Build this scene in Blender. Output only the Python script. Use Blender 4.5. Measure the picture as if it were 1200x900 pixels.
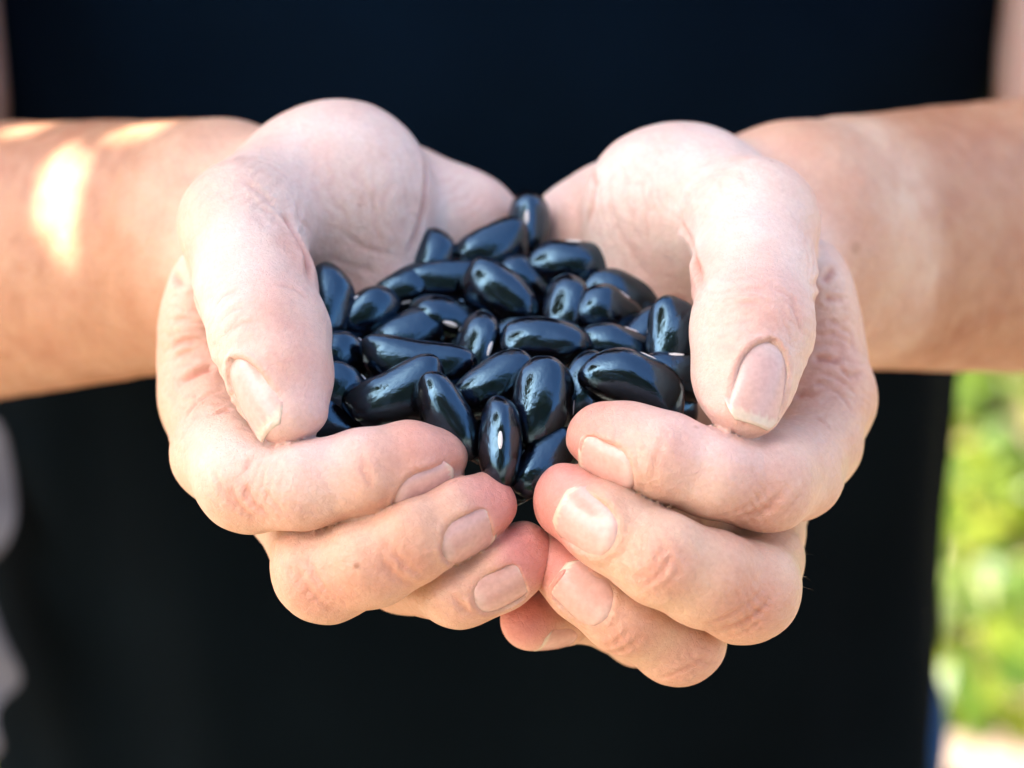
import bpy, math, random
import numpy as np
from mathutils import Matrix, Vector

# ---------------------------------------------------------------- scene, camera, sky, sun
scene = bpy.context.scene
for o in list(bpy.data.objects):
    bpy.data.objects.remove(o)
COL = scene.collection
MM = 0.001
FOCUS = Vector((0.0, 0.0, 1.05))            # the heap of beans, about waist height above the grass
PITCH = math.radians(30)
CAM_DIST = 0.45

cam_d = bpy.data.cameras.new('camera')
cam = bpy.data.objects.new('camera', cam_d)
COL.objects.link(cam)
cam_d.sensor_width = 36.0
cam_d.lens = 81.0
cam_d.clip_start = 0.01
cam_d.clip_end = 400.0
cam.location = FOCUS + CAM_DIST * Vector((0, -math.cos(PITCH), math.sin(PITCH)))
cam.rotation_euler = (math.pi / 2 - PITCH, 0, 0)
cam_d.dof.use_dof = True
cam_d.dof.focus_distance = 0.452
cam_d.dof.aperture_fstop = 9.0
cam_d.dof.aperture_blades = 0
scene.camera = cam

SUN_DIR = Vector((-0.60, -0.25, 0.76)).normalized()      # towards the sun
sun_el = math.asin(SUN_DIR.z)
world = bpy.data.worlds.new('World')
scene.world = world
world.use_nodes = True
wn = world.node_tree
for n in list(wn.nodes):
    wn.nodes.remove(n)
sky = wn.nodes.new('ShaderNodeTexSky')
sky.sky_type = 'NISHITA'
sky.sun_disc = False
sky.sun_elevation = sun_el
sky.sun_rotation = math.atan2(SUN_DIR.x, SUN_DIR.y)
sky.air_density = 1.0
sky.dust_density = 4.0
sky.ozone_density = 1.5
bg = wn.nodes.new('ShaderNodeBackground')
bg.inputs['Strength'].default_value = 0.13
wo = wn.nodes.new('ShaderNodeOutputWorld')
wn.links.new(sky.outputs[0], bg.inputs['Color'])
wn.links.new(bg.outputs[0], wo.inputs['Surface'])

sun_d = bpy.data.lights.new('sun', 'SUN')
sun_d.energy = 4.6
sun_d.angle = math.radians(0.35)
sun_d.color = (1.0, 0.95, 0.87)
sun = bpy.data.objects.new('sun', sun_d)
COL.objects.link(sun)
sun.rotation_euler = SUN_DIR.to_track_quat('Z', 'Y').to_euler()
sun.location = (-2, -2, 6)

scene.view_settings.view_transform = 'Standard'
scene.view_settings.look = 'None'
scene.view_settings.gamma = 1.0
scene.view_settings.exposure = 2.38
scene.view_settings.use_curve_mapping = False
scene.cycles.use_denoising = True
scene.cycles.max_bounces = 6
scene.cycles.diffuse_bounces = 3
scene.cycles.glossy_bounces = 3
scene.cycles.transmission_bounces = 2

# ---------------------------------------------------------------- helpers
rng = np.random.default_rng(7)
CAMF = np.array([[1, 0, 0], [0, math.sin(PITCH), math.cos(PITCH)], [0, math.cos(PITCH), -math.sin(PITCH)]])
# rows: right, up-slope, away : the tilted frame the hands are modelled in

def wpt(p):
    return FOCUS + Vector((p[0] * MM, p[1] * MM, p[2] * MM))

def link(o, parent=None, label=None, cat=None, group=None, kind=None):
    COL.objects.link(o)
    if parent is not None:
        o.parent = parent
    if label: o['label'] = label
    if cat: o['category'] = cat
    if group: o['group'] = group
    if kind: o['kind'] = kind
    return o

def mesh_np(name, V, F, smooth=True):
    me = bpy.data.meshes.new(name)
    V = np.asarray(V, dtype=np.float32)
    if isinstance(F, np.ndarray):
        n, k = F.shape
        me.vertices.add(len(V)); me.vertices.foreach_set('co', V.ravel())
        me.loops.add(n * k); me.loops.foreach_set('vertex_index', F.astype(np.int32).ravel())
        me.polygons.add(n)
        me.polygons.foreach_set('loop_start', np.arange(0, n * k, k, dtype=np.int32))
        me.polygons.foreach_set('loop_total', np.full(n, k, dtype=np.int32))
    else:
        me.from_pydata([tuple(map(float, v)) for v in V], [], F)
    me.update(calc_edges=True)
    me.validate()
    if smooth:
        me.polygons.foreach_set('use_smooth', np.ones(len(me.polygons), dtype=bool))
    return me

def col_attr(me, C):
    a = me.attributes.new('Col', 'FLOAT_COLOR', 'POINT')
    C4 = np.ones((len(C), 4), dtype=np.float32); C4[:, :3] = C
    a.data.foreach_set('color', C4.ravel())

def srgb(r, g, b):
    f = lambda x: ((x / 255 + 0.055) / 1.055) ** 2.4 if x > 10 else x / 255 / 12.92
    return np.array([f(r), f(g), f(b)])

class NT:
    def __init__(self, name):
        self.m = bpy.data.materials.new(name); self.m.use_nodes = True
        self.t = self.m.node_tree; self.b = self.t.nodes['Principled BSDF']
        self.out = self.t.nodes['Material Output']
    def n(self, typ, **kw):
        x = self.t.nodes.new(typ)
        for k, v in kw.items():
            if k.startswith('i_'):
                key = k[2:]
                x.inputs[int(key) if key.isdigit() else key.replace('_', ' ')].default_value = v
            else: setattr(x, k, v)
        return x
    def l(self, a, b): self.t.links.new(a, b)
    def set(self, **kw):
        for k, v in kw.items(): self.b.inputs[k.replace('_', ' ')].default_value = v
    def math(self, op, a, b):
        x = self.n('ShaderNodeMath', operation=op)
        for i, q in enumerate((a, b)):
            if hasattr(q, 'links'): self.l(q, x.inputs[i])
            else: x.inputs[i].default_value = q
        return x.outputs[0]
    def ramp(self, src, stops):
        r = self.n('ShaderNodeValToRGB'); e = r.color_ramp.elements
        while len(e) < len(stops): e.new(0.5)
        for el, (p, c) in zip(e, stops):
            el.position = p; el.color = (*c, 1) if len(c) == 3 else c
        self.l(src, r.inputs[0]); return r.outputs[0]
    def mix(self, fac, a, b, mode='MIX'):
        x = self.n('ShaderNodeMix', data_type='RGBA', blend_type=mode)
        for i, q in ((0, fac), (6, a), (7, b)):
            if hasattr(q, 'links'): self.l(q, x.inputs[i])
            elif i == 0: x.inputs[0].default_value = q
            else: x.inputs[i].default_value = (*q, 1)
        return x.outputs[2]

# value noise on arrays
def vnoise(X, scale, seed=0):
    p = X * scale + seed * 17.13
    i = np.floor(p).astype(np.int64); f = p - i; f = f * f * (3 - 2 * f)
    def h(a, b, c):
        n = (a * 73856093) ^ (b * 19349663) ^ (c * 83492791) ^ (seed * 2654435)
        n = (n ^ (n >> 13)) * 1274126177 & 0x7fffffff
        n = (n ^ (n >> 16)) & 0xffff
        return n / 65535.0
    r = 0
    for dx in (0, 1):
        for dy in (0, 1):
            for dz in (0, 1):
                wgt = (f[:, 0] if dx else 1 - f[:, 0]) * (f[:, 1] if dy else 1 - f[:, 1]) * (f[:, 2] if dz else 1 - f[:, 2])
                r = r + wgt * h(i[:, 0] + dx, i[:, 1] + dy, i[:, 2] + dz)
    return r * 2 - 1

# ---------------------------------------------------------------- sculpting with distance fields (millimetres)
def smin(a, b, k):
    h = np.maximum(k - np.abs(a - b), 0) / k
    return np.minimum(a, b) - h * h * k * 0.25

class Field:
    def __init__(self, lo, hi, h):
        self.lo = np.array(lo, float); self.h = h
        self.n = (np.ceil((np.array(hi) - self.lo) / h)).astype(int) + 1
        self.ax = [(self.lo[i] + h * np.arange(self.n[i])).astype(np.float32) for i in range(3)]
    def blank(self): return np.full(self.n, 30.0, dtype=np.float32)
    def sub(self, lo, hi):
        s = []
        for i in range(3):
            a = int(np.clip(math.floor((lo[i] - self.lo[i]) / self.h), 0, self.n[i]))
            b = int(np.clip(math.ceil((hi[i] - self.lo[i]) / self.h) + 1, 0, self.n[i]))
            s.append(slice(a, b))
        return tuple(s)
    def add(self, f, prim, k, mar=10.0):
        if prim[0] == 'c':
            _, a, b, ra, rb = prim
            a = np.array(a); b = np.array(b); r = max(ra, rb) + mar
            sl = self.sub(np.minimum(a, b) - r, np.maximum(a, b) + r)
        else:
            _, c, rad = prim[:3]
            R = max(rad) + mar
            c = np.array(c); sl = self.sub(c - R, c + R)
        if any(s.stop <= s.start for s in sl): return
        X = self.ax[0][sl[0]][:, None, None]; Y = self.ax[1][sl[1]][None, :, None]; Z = self.ax[2][sl[2]][None, None, :]
        if prim[0] == 'c':
            ba = (b - a).astype(np.float32); l2 = float(ba @ ba); rr = ra - rb
            a2 = max(l2 - rr * rr, 1e-6); il2 = 1.0 / l2
            px, py, pz = X - a[0], Y - a[1], Z - a[2]
            y = px * ba[0] + py * ba[1] + pz * ba[2]
            z = y - l2
            qx, qy, qz = px * l2 - ba[0] * y, py * l2 - ba[1] * y, pz * l2 - ba[2] * y
            x2 = qx * qx + qy * qy + qz * qz
            y2 = y * y * l2; z2 = z * z * l2
            kk = np.sign(rr) * rr * rr * x2
            d = (np.sqrt(np.maximum(x2 * a2 * il2, 0)) + y * rr) * il2 - ra
            c1 = np.sign(z) * a2 * z2 > kk
            c2 = np.sign(y) * a2 * y2 < kk
            d = np.where(c1, np.sqrt(x2 + z2) * il2 - rb, np.where(c2, np.sqrt(x2 + y2) * il2 - ra, d))
        else:
            M = CAMF if len(prim) < 4 else (prim[3] @ CAMF)
            px, py, pz = X - c[0], Y - c[1], Z - c[2]
            q = [px * M[i, 0] + py * M[i, 1] + pz * M[i, 2] for i in range(3)]
            k0 = np.sqrt(sum((q[i] / rad[i]) ** 2 for i in range(3)))
            k1 = np.sqrt(sum((q[i] / rad[i] ** 2) ** 2 for i in range(3)))
            d = k0 * (k0 - 1) / np.maximum(k1, 1e-5)
        f[sl] = smin(f[sl], d.astype(np.float32), k)

def rotw(deg):       # roll in the tilted frame's picture plane (counter-clockwise)
    a = math.radians(deg); return np.array([[math.cos(a), math.sin(a), 0], [-math.sin(a), math.cos(a), 0], [0, 0, 1]])

def surface_nets(f, lo, h):
    ins = f < 0
    n = np.array(f.shape) - 1
    cnt = np.zeros(n, dtype=np.int8)
    for dx in (0, 1):
        for dy in (0, 1):
            for dz in (0, 1):
                cnt += ins[dx:n[0] + dx, dy:n[1] + dy, dz:n[2] + dz]
    act = (cnt > 0) & (cnt < 8)
    I = np.argwhere(act)
    idx = np.full(n, -1, dtype=np.int32); idx[act] = np.arange(len(I))
    cor = [(dx, dy, dz) for dx in (0, 1) for dy in (0, 1) for dz in (0, 1)]
    val = np.stack([f[I[:, 0] + c[0], I[:, 1] + c[1], I[:, 2] + c[2]] for c in cor], 1)
    pos = np.zeros((len(I), 3)); num = np.zeros(len(I))
    for a in range(8):
        for b in range(a + 1, 8):
            ca, cb = np.array(cor[a]), np.array(cor[b])
            if abs(ca - cb).sum() != 1: continue
            va, vb = val[:, a], val[:, b]
            m = (va < 0) != (vb < 0)
            t = np.where(m, va / np.where(m, va - vb, 1), 0)
            pos += np.where(m[:, None], ca + t[:, None] * (cb - ca), 0); num += m
    V = lo + h * (I + pos / num[:, None])
    Q = []
    for ax in range(3):
        o1, o2 = [(1, 2), (2, 0), (0, 1)][ax]
        s0 = [slice(0, None)] * 3; s1 = [slice(0, None)] * 3
        s0[ax] = slice(0, -1); s1[ax] = slice(1, None)
        A = ins[tuple(s0)]; B = ins[tuple(s1)]
        E = np.argwhere(A != B)
        ok = (E[:, o1] > 0) & (E[:, o2] > 0) & (E[:, o1] < n[o1]) & (E[:, o2] < n[o2]) & (E[:, ax] < n[ax])
        E = E[ok]
        flip = A[tuple(E.T)]
        def cell(a, b):
            C = E.copy(); C[:, o1] -= a; C[:, o2] -= b
            return idx[tuple(C.T)]
        q = np.stack([cell(1, 1), cell(0, 1), cell(0, 0), cell(1, 0)], 1)
        q = np.where(flip[:, None], q, q[:, ::-1])
        Q.append(q)
    Q = np.concatenate(Q)
    Q = Q[(Q >= 0).all(1)]
    return V, Q

def vnormals(V, Q):
    a = V[Q[:, 2]] - V[Q[:, 0]]; b = V[Q[:, 3]] - V[Q[:, 1]]
    fn = np.cross(a, b)
    N = np.zeros_like(V)
    for i in range(4):
        for c in range(3):
            N[:, c] += np.bincount(Q[:, i], fn[:, c], len(V))
    return N / np.maximum(np.linalg.norm(N, axis=1, keepdims=True), 1e-9)

def smooth_mesh(V, Q, it=2, lam=0.5):
    n = len(V)
    E = np.concatenate([Q[:, [0, 1]], Q[:, [1, 2]], Q[:, [2, 3]], Q[:, [3, 0]]])
    deg = np.bincount(E[:, 0], minlength=n) + np.bincount(E[:, 1], minlength=n)
    for step in range(it):
        for s in (lam, -lam * 1.03):
            A = np.zeros_like(V)
            for c in range(3):
                A[:, c] = np.bincount(E[:, 0], V[E[:, 1], c], n) + np.bincount(E[:, 1], V[E[:, 0], c], n)
            V = V + s * (A / np.maximum(deg, 1)[:, None] - V)
    return V

def chain(nodes):
    return [('c', nodes[i][0], nodes[i + 1][0], nodes[i][1], nodes[i + 1][1]) for i in range(len(nodes) - 1)]

# ---------------------------------------------------------------- the two cupped hands (joint centres and radii, mm from the bean heap)
ELBOW_A = (-240.3,243.6,-104.1)
ELBOW_B = (242.9,252.2,-89.2)
FORE_A = [('c', (-67.9,100.3,-10.4), (-240.3,246.0,-99.9), 21, 43), ('c', (-67.9,92.5,-23.7), (-240.3,241.2,-108.2), 21, 43)]
FORE_B = [('c', (66.2,99.9,-10.9), (242.9,254.6,-85.1), 21, 43), ('c', (66.2,92.2,-24.3), (242.9,249.8,-93.3), 21, 43)]
HAND_A = dict(
    palm=[('c', (-68.7,96.2,-17.3), (-47.6,90.4,-15.5), 24, 22),
          ('c', (-59.4,93.4,-8.2), (-62.9,35.5,-22.6), 13, 11.3),
          ('c', (-49.8,91.2,-18.1), (-53.7,34.5,-40.2), 13, 11.5),
          ('c', (-36.1,93.7,-21.7), (-37.8,36.9,-56.2), 14, 11),
          ('c', (-22.1,92.7,-23.4), (-24.8,39.0,-64.4), 13, 10.5),
          ('c', (-52.2,65.3,-31.0), (-23.6,66.3,-45.1), 13, 13),
          ('e', (-66.7,49.3,-14.6), (9, 18, 15)),
          ('c', (-42.9,85.1,3.3), (-56.6,46.3,12.2), 17, 12.6),
          ('e', (-37.9,75.1,6.1), (19, 19.5, 20)),
          ('c', (-37.5,73.1,2.7), (-31.9,65.5,-10.5), 18, 15),
          ('c', (-30.2,85.3,-4.3), (-25.5,80.1,-21.3), 14, 13),
          ('c', (-25.9,94.3,-12.6), (-12.2,86.4,-10.4), 19, 13.2),
          ('c', (-12.2,86.4,-10.4), (-19.8,77.7,-33.4), 13, 12)],
    thumb=[((-56.5,45.1,12.2), 12.5), ((-52.4,27.3,7.3), 12.0), ((-48.2,11.8,4.4), 11.6), ((-45.5,2.8,0.9), 9.9), ((-43.5,-4.4,-3.6), 8.0)],
    fingers=[[((-62.9,34.1,-24.9), 11.5), ((-59.1,12.1,-23.1), 10.4), ((-52.1,-5.1,-18.8), 10.2), ((-39.7,-12.3,-15.3), 9.3), ((-28.1,-12.4,-13.4), 8.9), ((-20.0,-8.9,-13.5), 8.4), ((-15.4,-6.1,-14.5), 7.3)],
             [((-53.5,32.8,-39.2), 11.5), ((-39.9,4.0,-37.0), 10.2), ((-36.6,-13.9,-34.0), 10.5), ((-27.3,-19.4,-27.6), 9.4), ((-19.3,-19.2,-23.2), 8.9), ((-11.6,-14.8,-21.6), 8.7), ((-6.7,-11.4,-21.8), 7.8)],
             [((-37.6,35.2,-55.1), 11), ((-27.9,14.1,-47.6), 9.7), ((-21.9,0.5,-43.1), 9.5), ((-10.1,-16.9,-35.4), 8.5), ((-3.4,-15.5,-32.9), 8.3), ((1.3,-12.7,-32.0), 7.3)],
             [((-24.7,37.3,-63.3), 10), ((-12.7,14.9,-54.3), 8), ((-4.4,4.6,-48.0), 7), ((0.9,-1.1,-45.8), 6.2)]])
HAND_B = dict(
    palm=[('c', (66.2,96.2,-17.3), (45.7,90.4,-15.5), 24, 22),
          ('c', (57.5,93.4,-8.2), (65.1,35.0,-23.4), 13, 11.5),
          ('c', (47.8,91.2,-18.1), (53.7,33.1,-42.6), 13, 11.5),
          ('c', (36.1,93.7,-21.7), (42.5,34.0,-61.1), 14, 11),
          ('c', (23.1,92.7,-23.4), (31.5,34.2,-72.7), 13, 10.5),
          ('c', (48.3,65.3,-31.0), (23.6,66.3,-45.1), 13, 13),
          ('e', (65.7,50.0,-13.5), (9, 18, 15)),
          ('c', (39.8,85.2,-0.4), (51.1,48.1,11.3), 15.5, 12.8),
          ('e', (36.0,73.8,3.8), (19, 16.5, 20)),
          ('c', (35.1,72.5,1.5), (32.0,66.4,-13.0), 16.5, 15),
          ('c', (28.9,86.3,-6.5), (28.0,81.9,-22.2), 13, 13),
          ('c', (29.9,94.3,-12.6), (18.1,87.4,-12.7), 17, 13.2),
          ('c', (18.1,87.4,-12.7), (23.7,77.7,-33.4), 13, 12)],
    thumb=[((50.9,46.3,12.2), 12.7), ((49.4,28.2,8.8), 12.2), ((47.7,12.2,5.1), 11.8), ((45.7,3.0,1.2), 10.0), ((44.8,-3.9,-2.7), 7.9)],
    fingers=[[((65.1,34.1,-24.9), 11.5), ((63.4,21.7,-26.4), 9.6), ((56.9,6.7,-24.3), 10), ((49.3,-6.2,-18.7), 10.2), ((38.9,-11.2,-13.4), 9.4), ((28.8,-11.6,-10.1), 8.9), ((22.4,-7.9,-9.6), 8.6), ((18.2,-4.6,-10.0), 7.7)],
             [((52.4,26.1,-46.9), 11.2), ((49.5,1.1,-42.0), 10), ((46.0,-15.9,-37.5), 10.6), ((37.2,-22.0,-30.2), 9.7), ((28.6,-23.5,-24.6), 9.3), ((19.0,-17.8,-20.8), 9), ((12.2,-11.5,-19.9), 8.2)],
             [((42.3,31.4,-61.6), 10.5), ((37.8,4.5,-56.2), 9.3), ((33.7,-13.5,-51.4), 9.2), ((22.4,-18.7,-40.4), 8.6), ((15.5,-16.0,-35.8), 8.4), ((10.7,-11.5,-34.0), 7.6)],
             [((31.3,30.0,-72.1), 9.5), ((27.1,7.2,-63.6), 7.8), ((15.9,-0.6,-53.0), 7), ((3.8,-9.2,-50.0), 6.3)]])

def sculpt_hand(H, fore, lo, hi, h=0.64):
    G = Field(lo, hi, h)
    palm = G.blank()
    for p in fore: G.add(palm, p, 10.0, 14)
    for p in H['palm']: G.add(palm, p, 8.0)
    th = G.blank()
    for p in chain(H['thumb']): G.add(th, p, 3.0)
    body = smin(th, palm, 5.0)
    m1 = th; m2 = np.full_like(th, 60.0)
    for fg in H['fingers']:
        f = G.blank()
        for p in chain(fg): G.add(f, p, 2.5)
        m2 = np.minimum(m2, np.maximum(m1, f)); m1 = np.minimum(m1, f)
        body = smin(body, smin(f, palm, 5.0), 0.3)
    near = (m1 < 6) & (m2 < 8)      # pressed skin turns in where two fingers touch
    q1, q2, pq = m1[near], m2[near], palm[near]
    body[near] += 1.25 * np.exp(-((q2 - q1) / 2.0) ** 2) * np.clip((pq - q1) / 4, 0, 1)
    V, Q = surface_nets(body, G.lo, h)
    return smooth_mesh(V, Q, 4), Q

VA, QA = sculpt_hand(HAND_A, FORE_A, (-160, -45, -95), (18, 205, 48))
VB, QB = sculpt_hand(HAND_B, FORE_B, (-18, -45, -105), (160, 205, 48))

# rest of the body, coarser: forearms beyond the elbows, upper arms, torso, neck stub
def sculpt_body():
    G = Field((-330, 120, -330), (340, 560, 420), 6.0)
    f = G.blank(); f[:] = 90
    for p in FORE_A + FORE_B: G.add(f, p, 12, 40)
    SHA, SHB = (-222, 400, 235), (212, 400, 235)
    G.add(f, ('c', ELBOW_A, SHA, 44, 56), 20, 40); G.add(f, ('c', ELBOW_B, SHB, 44, 56), 20, 40)
    G.add(f, ('c', (-221, 335, -80), SHA, 50, 58), 20, 40); G.add(f, ('c', (214, 335, -80), SHB, 50, 58), 20, 40)
    t = G.blank(); t[:] = 90
    cx = -10
    for z, a, b in ((-330, 165, 98), (-180, 160, 92), (-20, 156, 98), (120, 158, 102), (215, 160, 88)):
        for sx in (-1, 1):
            G.add(t, ('c', (cx + sx * (a - b), 400, z), (cx + sx * (a - b) * 0.3, 400, z + 20), b * 0.9, b * 0.9), 50, 60)
    G.add(t, ('c', SHA, SHB, 50, 50), 40, 60)
    G.add(t, ('c', (cx, 410, 240), (cx, 400, 345), 58, 54), 40, 60)
    f = smin(f, t, 30)
    V, Q = surface_nets(f, G.lo, 6.0)
    # the visible forearm is the fine mesh: drop the coarse copy there
    keep = ~(np.abs(V[:, 0]) < 156) | (V[:, 1] > 250)
    Q = Q[keep[Q].all(1)]
    return V, Q
VC, QC = sculpt_body()


# ---------------------------------------------------------------- nails: finger, distance of the nail's middle behind the tip joint's end, outward normal, length, width
NAILS = [
    # hand A (on the left of the picture); the thumbs also carry the direction their nail points
    (HAND_A['thumb'], 4.3, (-0.780,-0.547,0.293), 16.8, 12.0, True, None),
    (HAND_A['fingers'][0], 6.5, (0.000,-0.991,-0.097), 13.0, 10.4, False, None),
    (HAND_A['fingers'][1], 7.5, (0.150,-0.985,0.014), 12.8, 10.8, False, None),
    (HAND_A['fingers'][2], 7.0, (0.100,-0.995,-0.003), 11.8, 9.8, False, None),
    # hand B (on the right)
    (HAND_B['thumb'], 3.5, (0.340,-0.755,0.552), 17.0, 11.8, True, None),
    (HAND_B['fingers'][0], 6.0, (-0.080,-0.995,-0.003), 13.4, 10.6, False, None),
    (HAND_B['fingers'][1], 8.5, (-0.100,-0.960,0.277), 14.2, 11.6, False, None),
    (HAND_B['fingers'][2], 8.0, (-0.200,-0.965,0.188), 13.0, 10.6, False, None),
    (HAND_B['fingers'][3], 4.0, (0.000,-0.927,-0.365), 9.0, 8.0, False, None),
]
def axis_at(nodes, back):
    # point and radius on a finger's axis, measured back from its last node (negative: beyond it)
    pts = [np.array(q[0]) for q in nodes]; i = len(pts) - 1
    while i > 1 and back > np.linalg.norm(pts[i] - pts[i - 1]):
        back -= np.linalg.norm(pts[i] - pts[i - 1]); i -= 1
    t = back / np.linalg.norm(pts[i] - pts[i - 1])
    return pts[i] + (pts[i - 1] - pts[i]) * t, nodes[i][1] + (nodes[i - 1][1] - nodes[i][1]) * max(t, 0) * 1.0

def nail_frame(nl):
    n = np.array(nl[2], float); n /= np.linalg.norm(n)
    p0, r0 = axis_at(nl[0], nl[1]); p1, r1 = axis_at(nl[0], nl[1] + 5.0); p2, r2 = axis_at(nl[0], max(nl[1] - 3.5, 0.0))
    ax = p2 - p1; ax /= np.linalg.norm(ax)
    n = n - ax * (ax @ n); n /= np.linalg.norm(n)
    a = (p2 + n * r2) - (p1 + n * r1) if nl[6] is None else np.array(nl[6], float)
    a = a / np.linalg.norm(a)
    n = n - a * (a @ n); n /= np.linalg.norm(n)
    c = p0 + n * (r0 + 0.2)
    return c, a, np.cross(n, a), n, r0

def chain_dist(X, nodes):
    best = np.full(len(X), 1e9)
    for i in range(len(nodes) - 1):
        a, b = np.array(nodes[i][0]), np.array(nodes[i + 1][0]); ab = b - a
        t = np.clip(((X - a) @ ab) / (ab @ ab), 0, 1)
        d = np.linalg.norm(X - a - t[:, None] * ab, axis=1) - (nodes[i][1] + t * (nodes[i + 1][1] - nodes[i][1]))
        best = np.minimum(best, d)
    return best

def nail_half_width(t, W):
    # t from 0 (cuticle) to 1 (free edge)
    base = np.sqrt(np.clip(1 - (1 - np.clip(t / 0.50, 0, 1)) ** 2.2, 0, 1))
    tip = np.clip(1 - np.clip((t - 0.70) / 0.30, 0, 1) ** 2.2 * 0.45, 0, 1)
    return W / 2 * base * tip

def nail_out(t, s, L, W):
    # rough signed distance (mm) to the nail's outline, negative inside
    tc = np.clip(t, 0.0, 1.0)
    hw = nail_half_width(np.clip(tc, 0.02, 1), W)
    d = np.abs(s) - hw
    grad = np.where(tc < 0.25, 0.55 + 1.6 * tc, 1.0)
    d = d * np.clip(grad, 0.4, 1)
    d = np.where(t < 0, np.hypot(t * L, np.maximum(np.abs(s) - 1.0, 0) * 0.8), d)
    return d

def nail_height(t, s, L, r):
    R = r * 1.02
    return np.sqrt(np.maximum(R * R - s * s, 0.04)) - R - ((t - 0.4) * L) ** 2 / (2 * 34.0)

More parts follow.
